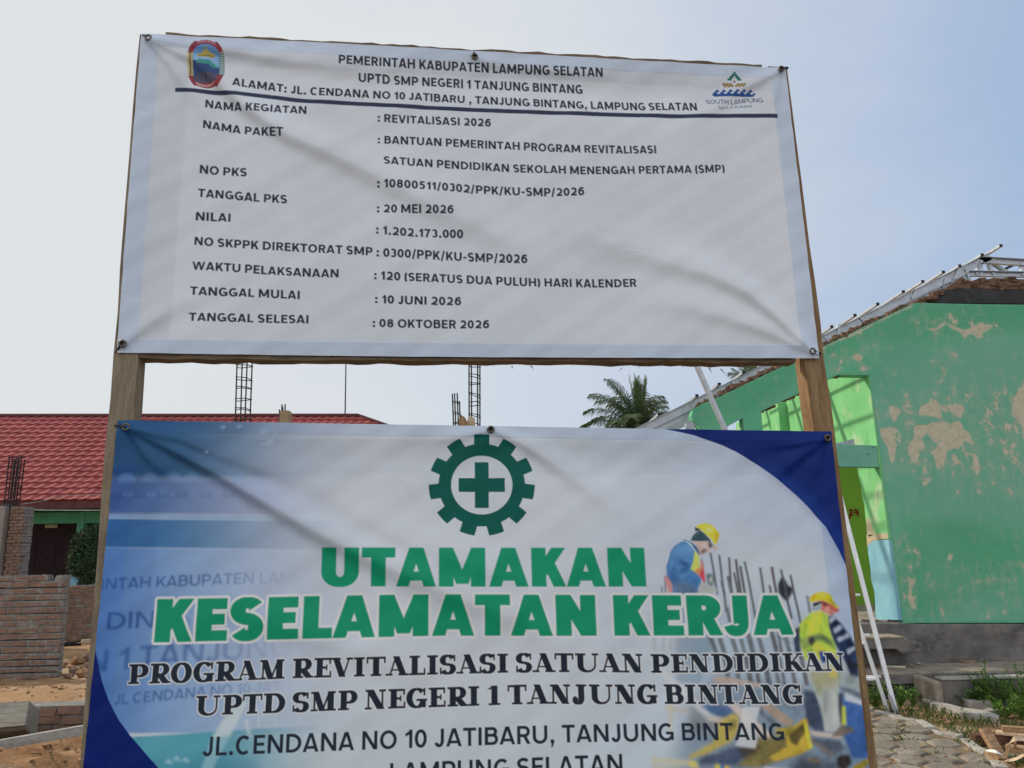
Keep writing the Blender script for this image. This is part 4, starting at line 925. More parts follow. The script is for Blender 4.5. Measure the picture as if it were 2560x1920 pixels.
    (g)(B((945, 1075), (985, 1010), (1010, 740), (1165, 740), (1110, 960), (1140, 1010), (1125, 1098), (1040, 1090)), (196, 200, 206), soft=.7, alpha=.82)
# ---------------------------------------------------------------- the two banners
def folds_at(px, py, streaks):
    d = np.zeros_like(px)
    for pts, amp, sig in streaks:
        pts = np.array(pts, float); best = np.full(px.shape, 1e9); val = np.zeros_like(px)
        L = np.concatenate([[0], np.cumsum(np.hypot(*np.diff(pts, axis=0).T))]); 
        for i in range(len(pts) - 1):
            a, b = pts[i], pts[i + 1]; ab = b - a; t = np.clip(((px - a[0]) * ab[0] + (py - a[1]) * ab[1]) / (ab @ ab), 0, 1)
            dd = np.hypot(px - a[0] - t * ab[0], py - a[1] - t * ab[1]); s = (L[i] + t * np.hypot(*ab)) / L[-1]
            sg = sig[0] + (sig[1] - sig[0]) * s; nx_, ny_ = (-ab[1], ab[0]) if ab[0] > 0 else (ab[1], -ab[0]); lower = ((px - a[0]) * nx_ + (py - a[1]) * ny_) > 0; sg = sg * np.where(lower, .9, 1.5); k = dd < best; best = np.where(k, dd, best)
            val = np.where(k, np.exp(-(dd / sg) ** 2 / 2) * np.interp(s, np.linspace(0, 1, len(amp)), amp), val)
        d += val
    return d
def banner_sheet(name, corners, img, streaks, hem, parent, mat, extra):
    H, W = img.shape[:2]; inv = homog([(0, 0), (1, 0), (1, 1), (0, 1)], corners)
    u, v = np.meshgrid((np.arange(W)) / (W - 1), (np.arange(H)) / (H - 1))
    pq = happly(inv, np.stack([u, v], -1)); px, py = pq[..., 0], pq[..., 1]
    fold = folds_at(px, py, streaks); disp = .85 * fold + extra(px, py, u, v)
    D = F_[None, None] + RT * ((px - 1280) / FPX)[..., None] + UP * ((960 - py) / FPX)[..., None]
    t = (SN @ (SO - EYE)) / (D @ SN)
    co = EYE + D * t[..., None]
    # slightly slack edges between the eyelets
    sag = hem['sag']; co[..., 2] -= sag[0] * (1 - v) ** 8 * np.sin(math.pi * (u * 2 % 1)) + sag[1] * v ** 8 * np.sin(math.pi * u)
    edge = np.minimum(np.minimum(u * W, (W - 1) - u * W + .5), np.minimum(v * H, (H - 1) - v * H + .5))
    rip = sum(math.sin(i * 2.1) * .0007 * np.sin(u * (31 + 17 * i) + v * (23 + 13 * i) + i) for i in range(1, 5))
    co = co + SN * (disp + rip + .0035)[..., None]
    n = H * W; me = bpy.data.meshes.new(name)
    loc = np.array(parent.location); me.vertices.add(n); me.vertices.foreach_set('co', (co - loc).astype(np.float32).ravel())
    i = np.arange(n).reshape(H, W); q = np.stack([i[:-1, :-1], i[1:, :-1], i[1:, 1:], i[:-1, 1:]], -1).reshape(-1, 4)
    me.loops.add(q.size); me.loops.foreach_set('vertex_index', q.ravel().astype(np.int32)); me.polygons.add(len(q)); me.polygons.foreach_set('loop_start', np.arange(0, q.size, 4, dtype=np.int32))
    me.update(calc_edges=True); me.polygons.foreach_set('use_smooth', np.ones(len(q), bool))
    ca = me.color_attributes.new('print', 'FLOAT_COLOR', 'POINT'); ca.data.foreach_set('color', np.concatenate([img.reshape(-1, 3), np.ones((n, 1))], 1).astype(np.float32).ravel())
    hx, hy = hem['x'], hem['y']
    hm = np.clip(np.maximum.reduce([(hx - u * W) / 1.2, (u * W - (W - hx)) / 1.2, (hy - v * H) / 1.2, (v * H - (H - hy)) / 1.2]) + .5, 0, 1)
    ha = me.attributes.new('hem', 'FLOAT', 'POINT'); ha.data.foreach_set('value', hm.ravel().astype(np.float32))
    fa = me.attributes.new('fold', 'FLOAT', 'POINT'); fa.data.foreach_set('value', (.85 * fold).ravel().astype(np.float32))
    me.materials.append(mat)
    o = bpy.data.objects.new(name, me); COL.objects.link(o); o.parent = parent
    return o
def vinyl(name, trans):
    m = bpy.data.materials.new(name); m.use_nodes = True; nt = m.node_tree; n = nt.nodes; b = n['Principled BSDF']; L = nt.links.new
    at = n.new('ShaderNodeAttribute'); at.attribute_name = 'print'; hm = n.new('ShaderNodeAttribute'); hm.attribute_name = 'hem'
    tcn = n.new('ShaderNodeTexCoord'); nz = n.new('ShaderNodeTexNoise'); nz.inputs['Scale'].default_value = 3.2; nz.inputs['Detail'].default_value = 8; L(tcn.outputs['Object'], nz.inputs['Vector'])
    dr = n.new('ShaderNodeMapRange'); dr.inputs['From Min'].default_value = .3; dr.inputs['From Max'].default_value = .7; dr.inputs['To Min'].default_value = .93; dr.inputs['To Max'].default_value = 1.03; L(nz.outputs['Fac'], dr.inputs['Value'])
    hx_ = n.new('ShaderNodeMix'); hx_.data_type = 'RGBA'; hx_.blend_type = 'MULTIPLY'; L(hm.outputs['Fac'], hx_.inputs['Factor']); L(at.outputs['Color'], hx_.inputs[6]); hx_.inputs[7].default_value = (.86, .92, 1.0, 1)   # less light through the doubled hem, painted in as a darker, bluer tone
    mu = n.new('ShaderNodeVectorMath'); mu.operation = 'SCALE'; L(hx_.outputs[2], mu.inputs[0]); L(dr.outputs[0], mu.inputs['Scale'])
    L(mu.outputs[0], b.inputs['Base Color']); b.inputs['Roughness'].default_value = .42; b.inputs['Specular IOR Level'].default_value = .14
    # woven backing and handling creases
    mp = n.new('ShaderNodeMapping'); mp.inputs['Scale'].default_value = (420, 420, 420); L(tcn.outputs['Object'], mp.inputs[0])
    wv = n.new('ShaderNodeTexNoise'); wv.inputs['Scale'].default_value = 1; wv.inputs['Detail'].default_value = 1; L(mp.outputs[0], wv.inputs['Vector'])
    cr = n.new('ShaderNodeTexNoise'); cr.inputs['Scale'].default_value = 7; cr.inputs['Detail'].default_value = 4; cr.inputs['Distortion'].default_value = 1.5; L(tcn.outputs['Object'], cr.inputs['Vector'])
    ad = n.new('ShaderNodeMath'); ad.operation = 'MULTIPLY_ADD'; L(wv.outputs['Fac'], ad.inputs[0]); ad.inputs[1].default_value = .03; L(cr.outputs['Fac'], ad.inputs[2])
    hc = n.new('ShaderNodeTexNoise'); hc.inputs['Scale'].default_value = 26; hc.inputs['Detail'].default_value = 4; L(tcn.outputs['Object'], hc.inputs['Vector'])
    hmul = n.new('ShaderNodeMath'); hmul.operation = 'MULTIPLY'; L(hc.outputs['Fac'], hmul.inputs[0]); L(hm.outputs['Fac'], hmul.inputs[1])
    ad2 = n.new('ShaderNodeMath'); ad2.operation = 'MULTIPLY_ADD'; L(hmul.outputs[0], ad2.inputs[0]); ad2.inputs[1].default_value = .5; L(ad.outputs[0], ad2.inputs[2])
    bp = n.new('ShaderNodeBump'); bp.inputs['Strength'].default_value = .25; bp.inputs['Distance'].default_value = .012; L(ad2.outputs[0], bp.inputs['Height']); fo = n.new('ShaderNodeAttribute'); fo.attribute_name = 'fold'; bf = n.new('ShaderNodeBump'); bf.inputs['Strength'].default_value = 1; bf.inputs['Distance'].default_value = 1; L(fo.outputs['Fac'], bf.inputs['Height']); L(bf.outputs[0], bp.inputs['Normal']); L(bp.outputs[0], b.inputs['Normal'])
    tr = n.new('ShaderNodeBsdfTranslucent'); L(bp.outputs[0], tr.inputs['Normal']); L(mu.outputs[0], tr.inputs['Color'])
    mr = n.new('ShaderNodeMapRange'); mr.inputs['To Min'].default_value = trans; mr.inputs['To Max'].default_value = trans * .22; L(hm.outputs['Fac'], mr.inputs['Value'])
    mx = n.new('ShaderNodeMixShader'); L(mr.outputs[0], mx.inputs[0]); L(b.outputs[0], mx.inputs[1]); L(tr.outputs[0], mx.inputs[2]); L(mx.outputs[0], n['Material Output'].inputs['Surface'])
    return m
vin = vinyl('printed_vinyl', .085)
hemdip = lambda w, h: (lambda px, py, u, v: 0)

info = empty('project_banner', S(1166, 890), 'white information banner with dark text lines and a crest, upper on the timber frame', 'banner')
def info_extra(px, py, u, v):
    # the sheet bellies back just under its top hem and lies fuller in the middle
    return -.010 * np.exp(-((v - .115) / .055) ** 2) * np.clip((u - .12) / .25, 0, 1) * np.clip((1 - u) / .2, 0, 1) + .006 * np.sin(math.pi * u) * np.sin(math.pi * v) + .004 * np.sin(5.1 * u + 3.3 * v)
info_folds = [
    ([(372, 100), (480, 150), (610, 265), (720, 340), (850, 395), (985, 462), (1120, 530), (1290, 610), (1420, 690)], (.004, .010, .013, .012, .010, .007, .0), (8, 34)),
    ([(372, 98), (520, 122), (700, 150), (900, 175), (1150, 180)], (.003, .008, .006, .0), (7, 26)),
    ([(372, 104), (430, 165), (500, 260), (560, 330)], (.003, .005, .0), (6, 22)),
    ([(2029, 880), (1950, 805), (1870, 735), (1780, 690), (1660, 655), (1500, 600), (1350, 540)], (.004, .011, .012, .010, .006, .0), (7, 36)),
    ([(2029, 884), (1930, 835), (1820, 795), (1700, 760), (1560, 740)], (.003, .008, .006, .0), (7, 28)),
    ([(1951, 178), (1890, 205), (1830, 232), (1740, 300), (1690, 380)], (.004, .007, .004, .0), (6, 26)),
    ([(1951, 178), (1925, 260), (1905, 330)], (.003, .004, .0), (6, 18)),
    ([(311, 861), (370, 810), (440, 760), (560, 700)], (.003, .005, .003, .0), (7, 30)),
    ([(1186, 146), (1240, 165), (1400, 178), (1600, 190)], (.002, .005, .0), (6, 16)),
]
banner_sheet('sheet', INFO_C, art_info(), info_folds, dict(x=30, y=23, sag=(.0, .004)), info, vin, info_extra)

safe = empty('safety_banner', S(1190, 2030), 'blue and white safety banner with a green gear emblem, lower on the timber frame', 'banner')
def safe_extra(px, py, u, v):
    return -.006 * np.exp(-((v - .09) / .05) ** 2) * np.clip((u - .2) / .2, 0, 1) * np.clip((.9 - u) / .2, 0, 1) + .006 * np.sin(math.pi * u) * np.sin(math.pi * v) + .003 * np.sin(6 * u - 4 * v)
safe_folds = [
    ([(318, 1068), (420, 1118), (540, 1180), (650, 1245), (760, 1308), (880, 1372), (1000, 1425), (1130, 1480), (1300, 1545), (1430, 1620), (1500, 1680)], (.004, .012, .015, .014, .012, .009, .005, .0), (8, 36)),
    ([(318, 1068), (460, 1098), (560, 1140), (700, 1185), (850, 1215)], (.004, .009, .006, .0), (7, 26)),
    ([(318, 1070), (370, 1140), (440, 1200), (520, 1255)], (.003, .006, .003, .0), (6, 22)),
    ([(760, 1200), (900, 1290), (1050, 1360), (1250, 1430), (1420, 1500)], (.0, .006, .006, .0), (20, 30)),
    ([(1226, 1075), (1300, 1105), (1390, 1160), (1500, 1240), (1600, 1330)], (.003, .007, .004, .0), (6, 30)),
    ([(1226, 1075), (1150, 1092), (1050, 1100)], (.002, .004, .0), (5, 14)),
    ([(2064, 1096), (1990, 1108), (1900, 1118)], (.003, .005, .0), (5, 14)),
    ([(2064, 1096), (2000, 1140), (1950, 1180), (1900, 1260)], (.003, .006, .0), (6, 20)),
    ([(2064, 1096), (2040, 1160), (2030, 1240)], (.003, .004, .0), (6, 16)),
    ([(500, 1500), (700, 1560), (950, 1640), (1150, 1720)], (.0, .005, .005, .0), (24, 34)),
]
banner_sheet('sheet', SAFE_C, art_safe(), safe_folds, dict(x=36, y=20, sag=(.0, .004)), safe, vin, safe_extra)

def eyelet(parent, e, t, r=.0085):
    c = S(*e) + Vector(SN) * .012; m = MB(); ring = []
    sa, sz = Vector(SA), Vector((0, 0, 1))
    m.tube([c + (sa * math.cos(k * .5236) + sz * math.sin(k * .5236)) * r for k in range(13)], .0032, 6)
    m.build('eyelet', M['brass'], parent, smooth=True)
    d = MB(); pts = [c + (sa * math.cos(k * .5236) + sz * math.sin(k * .5236)) * r * .8 - Vector(SN) * .002 for k in range(12)]
    e2 = S(*t, back=.004); n = Vector(SN)
    d.slab(pts, -n * .003); d.tube([c - n * .004, c + n * .004 + (e2 - c) * .2, c + (e2 - c) * .75 + n * .002, e2, e2 - n * .02], .0030, 6)
    d.build('tie', M['wire'], parent)
for e, t in (((374, 100), (353, 87)), ((1186, 146), (1183, 127)), ((1950, 177), (1970, 169)), ((310, 861), (291, 880)), ((2027, 880), (2052, 884))): eyelet(info, e, t)
for e, t in (((319, 1069), (288, 1064)), ((1226, 1075), (1226, 1068)), ((2064, 1096), (2074, 1088))): eyelet(safe, e, t)

# ---------------------------------------------------------------- timber frame behind the banners
frame = empty('sign_frame', (0, DS + .05, 0), 'rough sawn timber frame of posts and beams carrying both banners', 'sign frame')
def rough(m, n=26, amp=.0022):
    """saw marks: subdivide long members and jitter them"""
    bm = bmesh.new(); vs = [bm.verts.new(p) for p in m.v]
    for f in m.f:
        try: bm.faces.new([vs[i] for i in f])
        except ValueError: pass
    long = [e for e in bm.edges if e.calc_length() > .4]
    bmesh.ops.subdivide_edges(bm, edges=long, cuts=n, use_grid_fill=True)
    for v in bm.verts: v.co += Vector((noise.noise(v.co * 23), noise.noise(v.co * 23 + Vector((9, 1, 4))), noise.noise(v.co * 23 + Vector((3, 7, 2))))) * amp * 2
    bm.verts.index_update(); r = MB(); r.add([v.co.copy() for v in bm.verts], [[v.index for v in f.verts] for f in bm.faces]); bm.free(); return r
def post(l_top, l_bot, w, depth, mat, gap=.006):
    a, b = S(*l_top, back=gap), S(*l_bot, back=gap); k = (b.z + .25) / (b.z - a.z); b = a + (b - a) * ((a.z + .25) / (a.z - b.z))
    sa = Vector(SA); m = MB(); m.slab([a, a + sa * w, b + sa * w, b], -Vector(SN) * depth); return rough(m).build('post', mat, frame)
post((349, 86), (200, 1920), .068, .058, M['wood'])
pr = S(1966, 168, .006); 
m = MB(); a = S(1967, 168, .006); b = S(2195, 1920, .006); b = a + (b - a) * ((a.z + .25) / (a.z - b.z)); sa = Vector(SA)
m.slab([a - sa * .066, a, b, b - sa * .066], -Vector(SN) * .06); rough(m).build('post', M['wood_warm'], frame)
def rail(l, r_, h, depth, gap=.006):
    a, b = S(*l, back=gap), S(*r_, back=gap); m = MB(); z = Vector((0, 0, h)); m.slab([a, b, b - z, a - z], -Vector(SN) * depth); o = rough(m, 60, .0026).build('beam', M['wood_level'], frame); return o
wl = Vector(SA) * .07
def rail_between(pl, pr_, h, depth, gap): return rail(pl, pr_, h, depth, gap)
rail_between((415, 81), (1905, 161), .05, .045, .008)
rail_between((352, 848), (1985, 862), .058, .052, .008)
rail_between((352, 1075), (2010, 1100), .05, .045, .012)
rail_between((280, 1990), (2120, 2000), .05, .045, .012)
# frayed fibres along the lower edge of the middle beam
m = MB()
for k in range(26):
    x = 360 + (k / 26) ** .8 * 1600 + random.uniform(-12, 12); a = S(x, 893 + (x - 360) * .012 + random.uniform(0, 14), .01 + random.uniform(0, .04)); l = random.uniform(.004, .014) * (2 if 1700 < x < 1850 else 1)
    e = a + Vector((random.uniform(-1, 1) * l * 1.6, 0, -l)); m = MB(); m.add([a, a + Vector((.004, 0, .001)), e], [(0, 1, 2)]); m.build('splinter', M['wood_level'], frame)
# broken-off stake right behind the lower banner
m = MB(); a = S(1147, 1075, .075); random.seed(3)
for k in range(9):
    x = a + Vector(SA) * (.0030 * k); h = a.z + .045 - abs(k - 2.5) * .0035 + random.uniform(-.004, .006); m.box((x.x, x.y, h - .12), (x.x + .0032, x.y + .03, h), jit=.0006)
m.build('stake', M['split_wood'], frame)
m = MB(); a = S(1168, 1062, .078); m.slab([a, a + Vector(SA) * .024, a + Vector(SA) * .024 + Vector((0, 0, .022)), a + Vector(SA) * .004 + Vector((0, 0, .0265))], -Vector(SN) * .03); m.slab([a, a + Vector(SA) * .024, a + Vector(SA) * .024 - Vector((0, 0, .09)), a - Vector((0, 0, .09))], -Vector(SN) * .028)
m.build('cleat', M['pale_wood'], frame, bevel=.002)
# ---------------------------------------------------------------- ground: one sheet, fine near the site, out to the horizon
def ground_z(x, y):
    z = .05 * noise.noise(Vector((x * .35, y * .35, 0))) + .022 * noise.noise(Vector((x * 1.7, y * 1.7, 3)))
    near = max(0, min(1, (-x - .6) / 1.2))
    z += near * (.022 * noise.noise(Vector((x * 6, y * 6, 5))) + .012 * noise.noise(Vector((x * 15, y * 15, 9))))
    right = max(0, min(1, (x - .4) / .8)); z *= (1 - .82 * right)
    # backfill behind the low foundation wall, and the dug heap in front of it
    if near > 0:
        z += near * .40 * max(0, min(1, (y - 6.72) / .1)) * max(0, min(1, (10.6 - y) / 3.2)) * (1 + .12 * noise.noise(Vector((x * 1.1, y * 2.2, 1))))
        h = float(np.interp(y, (3.7, 4.4, 5.0, 5.5, 6.0, 6.6, 6.75), (0, .47, .47, .38, .31, .26, 0))) * max(0, min(1, (-x - 1.3) / .9))
        z += h * (1 + .22 * noise.noise(Vector((x * 2.6, y * 2.6, 8))) + .13 * noise.noise(Vector((x * 8, y * 8, 2))))
    return z
xs = np.unique(np.concatenate([-np.geomspace(14, 900, 26)[::-1], np.arange(-14, 0.4, .075), np.arange(.4, 9.6, .12), np.geomspace(9.6, 900, 26)]))
ys = np.unique(np.concatenate([-np.geomspace(3, 200, 14)[::-1], np.arange(-3, 4, .5), np.arange(4, 12, .075), np.arange(12, 24, .3), np.geomspace(24, 1500, 26)]))
gv = []
for y in ys:
    for x in xs:
        gv.append((x, y, ground_z(x, y) if (-14 < x < 9.6 and 3 < y < 24) else -.01))
nx = len(xs); gf = [(j * nx + i, j * nx + i + 1, (j + 1) * nx + i + 1, (j + 1) * nx + i) for j in range(len(ys) - 1) for i in range(nx - 1)]
m = MB(); m.add(gv, gf); gmat = material('bare_earth', (.41, .255, .135), .97, .08, color2=(.25, .145, .075), scale=1.6, detail=13, bump=1.0, bscale=18, contrast=(.3, .7))
layer(gmat, (.46, .37, .27), .9, .5, .66, seed=4, amount=.8)
layer(gmat, (.20, .12, .07), 5, .58, .7, seed=2, amount=.6)
nt = gmat.node_tree; b = nt.nodes['Principled BSDF']; src = b.inputs['Base Color'].links[0].from_socket
ka = nt.nodes.new('ShaderNodeAttribute'); ka.attribute_name = 'heap_shade'; km = nt.nodes.new('ShaderNodeMix'); km.data_type = 'RGBA'; km.blend_type = 'MULTIPLY'; nt.links.new(ka.outputs['Fac'], km.inputs['Factor']); nt.links.new(src, km.inputs[6]); km.inputs[7].default_value = (.60, .50, .42, 1); nt.links.new(km.outputs[2], b.inputs['Base Color'])
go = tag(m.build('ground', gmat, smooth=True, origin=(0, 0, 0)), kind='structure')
dv = go.data.attributes.new('heap_shade', 'FLOAT', 'POINT'); dv.data.foreach_set('value', [max(0., min(1., (6.72 - p[1]) / .1 + .0)) * max(0, min(1, (-p[0] - .8) / .5)) * (.75 + .5 * noise.noise(Vector((p[0] * 3, p[1] * 3, 0)))) for p in gv])   # dug heap coloured darker brown, its shade painted in
m = MB(); m.box((-60, -7, -.2), (60, 2.9, .05)); tag(m.build('bounce_cut_apron', material('dark_apron_grey', (.075, .073, .07), .95, .1, color2=(.045, .044, .043), scale=9, bump=.4), origin=(0, 0, 0)), kind='structure')  # unseen dark sheet, added to cut warm ground bounce onto the banners
random.seed(11)
m = MB()
for k in range(2600):
    x = random.uniform(-7.5, -1.2); y = random.uniform(4.3, 11) if k % 3 else random.uniform(4.4, 6.4)
    r = random.choice((.006, .008, .010, .014, .02, .03)) * random.uniform(.6, 1.2); m.rock((x, y, ground_z(x, y) + r * .15), r)
tag(m.build('soil_clods', M['clod']), kind='stuff')
# ---------------------------------------------------------------- left: brick walls going up in front of the red-roofed school block
def brickwork(m, x0, x1, z0, top, y, depth, course, length, joint, jit=.004, mort=0, bri=1, missing=0.):
    """mortar core with single bricks standing a little proud on its face; top(x) is the height"""
    zmax = max(top(x0 + (x1 - x0) * k / 20) for k in range(21)); n = int((zmax - z0) / course) + 1
    for r in range(n):
        z = z0 + r * course; x = x0 - (length + joint) * (.5 if r % 2 else 0) + random.uniform(-.02, .02); lo = None
        while x < x1:
            L = length * random.uniform(.88, 1.08); a, b = max(x, x0), min(x + L, x1)
            if b - a > .02 and z + course * .6 < top((a + b) / 2):
                h = course - joint * random.uniform(.6, 1.25); dz = random.uniform(-.007, .007); dy = random.uniform(0, jit * 2)
                if random.random() > missing: m.box((a, y - jit - dy, z + dz), (b, y + depth * .4, z + h + dz), bri, jit=.0055)
                lo = (min(lo[0], a), max(lo[1], b)) if lo else (a, b)
            x += L + joint * random.uniform(.5, 1.3)
        if lo: m.box((lo[0] - .002, y, z - .003), (min(lo[1] + joint, x1), y + depth, z + course - joint * .45), mort, jit=.007)
random.seed(21)
Yw1 = G(70, 1697).y
a, b = P(-110, 1570, Yw1).x, P(151, 1590, Yw1).x; zt = P(60, 1437, Yw1).z
st = P(138, 1440, Yw1).x
m = MB(); brickwork(m, a, b, 0, lambda x: zt if x < st else zt - .06, Yw1, .12, .088, .195, .044, jit=.003, missing=.05)
m.box((st, Yw1 + .005, zt - .09), (b + .02, Yw1 + .10, zt - .018), 0, jit=.008)
tag(m.build('brick_wall', [M['mortar'], M['brick']]), 'half built red brick wall with thick grey joints and a stepped right end', 'brick wall')
Yw2 = G(200, 1598).y
a, b = P(90, 1550, Yw2).x, P(620, 1550, Yw2).x; zt = P(200, 1459, Yw2).z
m = MB(); brickwork(m, a, b, 0, lambda x: zt, Yw2, .12, .062, .2, .014)
tag(m.build('brick_wall', [M['mortar'], M['brick_old']]), 'lower brown brick wall farther back, seen past the end of the red one', 'brick wall')
Yp = 15.2
a, b = P(20, 1350, Yp).x, P(55, 1350, Yp).x; zt = P(45, 1263, Yp).z
m = MB(); brickwork(m, a, b, 0, lambda x: zt, Yp, .3, .064, .17, .018, jit=.012)
tag(m.build('brick_pier', [M['mortar'], M['brick_old']]), 'narrow ragged brick pier beside the dark school door', 'brick pier')
a2 = P(-60, 1350, Yp).x; m = MB(); m.box((a2, Yp - .12, 0), (P(14, 1350, Yp).x, Yp + .25, P(10, 1266, Yp).z), jit=.004)
tag(m.build('concrete_column', material('smooth_grey_render', (.29, .265, .24), .9, .15, color2=(.22, .2, .18), scale=2), bevel=.008), 'smooth grey concrete column at the left edge, left of the ragged pier', 'column')
# low foundation wall, the trough and the long board in front of it
Yf = 6.62
a, b = P(-120, 1790, Yf).x, P(420, 1790, Yf).x; zt = P(150, 1754, Yf).z
m = MB(); brickwork(m, a, b, -.05, lambda x: zt, Yf, .2, .072, .20, .016)
tag(m.build('foundation_wall', [M['mortar'], M['brick']]), 'low foundation wall of red bricks banked with soil beside the grey trough', 'brick wall')

def rebar_cage(px0, px1, py0, py1, Y, label, depth=.15, zbot=0., rings=9, n=2, tilt=0., group='reinforcement cages of the unfinished columns'):
    a0, b0 = P(px0[0], py1, Y), P(px0[1], py1, Y); a1, b1 = P(px1[0], py0, Y), P(px1[1], py0, Y)
    root = empty('rebar_cage', ((a0.x + b0.x) / 2, Y, zbot), label, 'rebar cage', group)
    for k in range(n):
        for s_ in (0, 1):
            t = k / (n - 1); lo = a0.lerp(b0, t) + Vector((s_ * .03, s_ * depth, 0)); hi = a1.lerp(b1, t) + Vector((s_ * .03, s_ * depth, random.uniform(-.12, .05)))
            d = hi - lo; base = lo + d * ((zbot - lo.z) / d.z)
            m = MB(); m.tube([base, hi], .0115 * (1 if Y < 14 else 1.15), 6); m.build('bar', M['rebar'], root)
    for r in range(rings):
        t = (r + .5) / rings; p = [a0.lerp(a1, t) + Vector((-.012, -.012, random.uniform(-.02, .02))), b0.lerp(b1, t) + Vector((.012, -.012, random.uniform(-.03, .03)))]
        p += [p[1] + Vector((.03, depth + .02, random.uniform(-.05, .02))), p[0] + Vector((.03, depth + .02, random.uniform(-.05, .02)))]
        m = MB(); m.tube(p + [p[0] + Vector((.01, 0, -.045))], .0075, 5); m.build('stirrup', M['rebar'], root)
    return root
rebar_cage((588, 612), (596, 622), 800, 1060, 12, 'tall dark rebar cage above the left part of the lower banner', rings=10)
rebar_cage((1173, 1194), (1172, 1194), 800, 1070, 12, 'tall dark rebar cage right of the splintered stake', rings=11)
rebar_cage((1134, 1146), (1131, 1143), 988, 1070, 12.4, 'short rebar cage just left of the splintered stake', rings=3, depth=.08)
rebar_cage((10, 34), (24, 50), 1137, 1264, Yp + .02, 'dense rebar cage on the grey column at the left edge', rings=10, n=4, depth=.12, zbot=P(10, 1266, Yp).z - .05)
rebar_cage((699, 707), (699, 707), 1015, 1060, 12.1, 'two short bars beside the yellow formwork box', rings=1, depth=.02)
m = MB(); a, b = P(698, 1058, 12), P(722, 1026, 12); w = (b.x - a.x)
root = empty('formwork_box', (a.x + w / 2, 12, 0), 'small yellow plywood formwork box showing above the lower banner', 'formwork')
for k, (lo, hi) in enumerate((((a.x, 12, 0), (b.x, 12.018, b.z)), ((a.x, 12.02, 0), (a.x + .018, 12.15, b.z - .004)), ((b.x - .018, 12.02, 0), (b.x, 12.15, b.z - .003)), ((a.x, 12.152, 0), (b.x, 12.17, b.z - .006)))):
    q = MB(); q.box(lo, hi); q.build('board', M['ply'], root)

# ---------------------------------------------------------------- red-roofed school block
Ye, Yr_, Yb = 22.0, 27.2, 23.6
ez = P(130, 1252, Ye).z; rz = P(500, 1037, Yr_).z
school = empty('school_building', (P(130, 1350, Yb).x, Yb, 0), 'long school block with a red metal tile roof and green front', 'school building')
xl, xr = -27., P(1500, 1060, Ye).x
# the block stands a few degrees out of square to the view: find where its ridge ends
YS = R(7.5); piv = school.location
def turned(x, y, z):
    return Vector((piv.x + (x - piv.x) * math.cos(YS) - (y - piv.y) * math.sin(YS), piv.y + (x - piv.x) * math.sin(YS) + (y - piv.y) * math.cos(YS), z))
def px_of(v):
    d = np.array(v) - EYE; return 1280 + FPX * (d @ RT) / (d @ F_)
rx = min(np.arange(-14, 2, .02), key=lambda x: abs(px_of(turned(x, Yr_, rz)) - 897)); xr = rx + 7.2
sl = Vector((0, Yr_ - Ye, rz - ez)); up = Vector((1, 0, 0)).cross(sl).normalized()
rows = 17; wav = .31; nxr = int((xr - xl) / wav * 7)
xs_ = np.linspace(xl, xr, nxr); m = MB(); V = []; cols_ = 0
prof = []
for r in range(rows):
    for s_, hgt in ((.0, .042), (.55, .016), (.985, 0.0)): prof.append(((r + s_) / rows, hgt))
prof.append((1., 0.))
for t, hgt in prof:
    for x in xs_:
        ph = (x / wav) % 1; cr = .032 * (math.sin(ph * 6.283) * .5 + .5) ** 1.5
        xx = x if x < rx + (1 - t) * (xr - rx) else rx + (1 - t) * (xr - rx)
        V.append(Vector((xx + t * .02, Ye, ez)) + sl * t + up * (hgt + cr))
Fc = [(j * nxr + i, j * nxr + i + 1, (j + 1) * nxr + i + 1, (j + 1) * nxr + i) for j in range(len(prof) - 1) for i in range(nxr - 1)]
m.add(V, Fc)
ridge = Vector((rx, Yr_, rz)); m.add([ridge, (xr, Ye, ez), (xr, 2 * Yr_ - Ye, ez)], [(0, 1, 2)]); m.add([(xl, Yr_, rz), ridge, (xr, 2 * Yr_ - Ye, ez), (xl, 2 * Yr_ - Ye, ez)], [(3, 2, 1, 0)])
ro = m.build('roof', M['roof'], school)
q = MB(); q.tube([(xl, Yr_, rz + .03), (rx, Yr_, rz + .03)], .085, 10); q.tube([(rx, Yr_, rz + .03), (xr, Ye, ez + .05)], .075, 8); q.build('ridge_cap', M['fascia'], ro)
q = MB(); q.box((xl, Ye + .02, ez - .22), (xr, Ye + .05, ez - .005)); q.build('fascia', M['fascia'], school)
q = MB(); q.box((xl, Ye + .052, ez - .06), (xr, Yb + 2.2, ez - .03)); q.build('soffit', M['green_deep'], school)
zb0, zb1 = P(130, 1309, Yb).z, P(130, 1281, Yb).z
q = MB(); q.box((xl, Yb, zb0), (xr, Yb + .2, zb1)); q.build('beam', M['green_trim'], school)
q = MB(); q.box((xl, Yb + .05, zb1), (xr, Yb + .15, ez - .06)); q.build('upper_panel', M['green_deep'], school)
cx0, cx1 = P(184, 1370, Yb).x, P(200, 1370, Yb).x; zs = P(180, 1404, Yb).z
for dx in (-11, -7.4, -3.7, 0, 4.4, 8.4):
    q = MB(); q.box((cx0 + dx, Yb - .03, zs), (cx1 + dx, Yb + .23, zb0 - .002)); q.box((cx0 + dx, Yb - .032, zb0), (cx1 + dx, Yb - .002, ez - .24)); c_ = q.build('column', M['green_trim'], school)
    q = MB(); q.box((cx0 + dx - .06, Yb - .09, zs - .05), (cx1 + dx + .06, Yb + .29, zs)); q.build('ledge', M['green_trim'], c_)
    q = MB(); q.box((cx0 + dx - .03, Yb - .06, 0), (cx1 + dx + .03, Yb + .26, zs - .05)); q.build('base', M['blue_dado'], c_)
Yi = Yb + 2.0
q = MB(); q.box((xl, Yi, 1.35), (xr, Yi + .15, ez - .06)); q.build('wall', M['green_deep'], school)
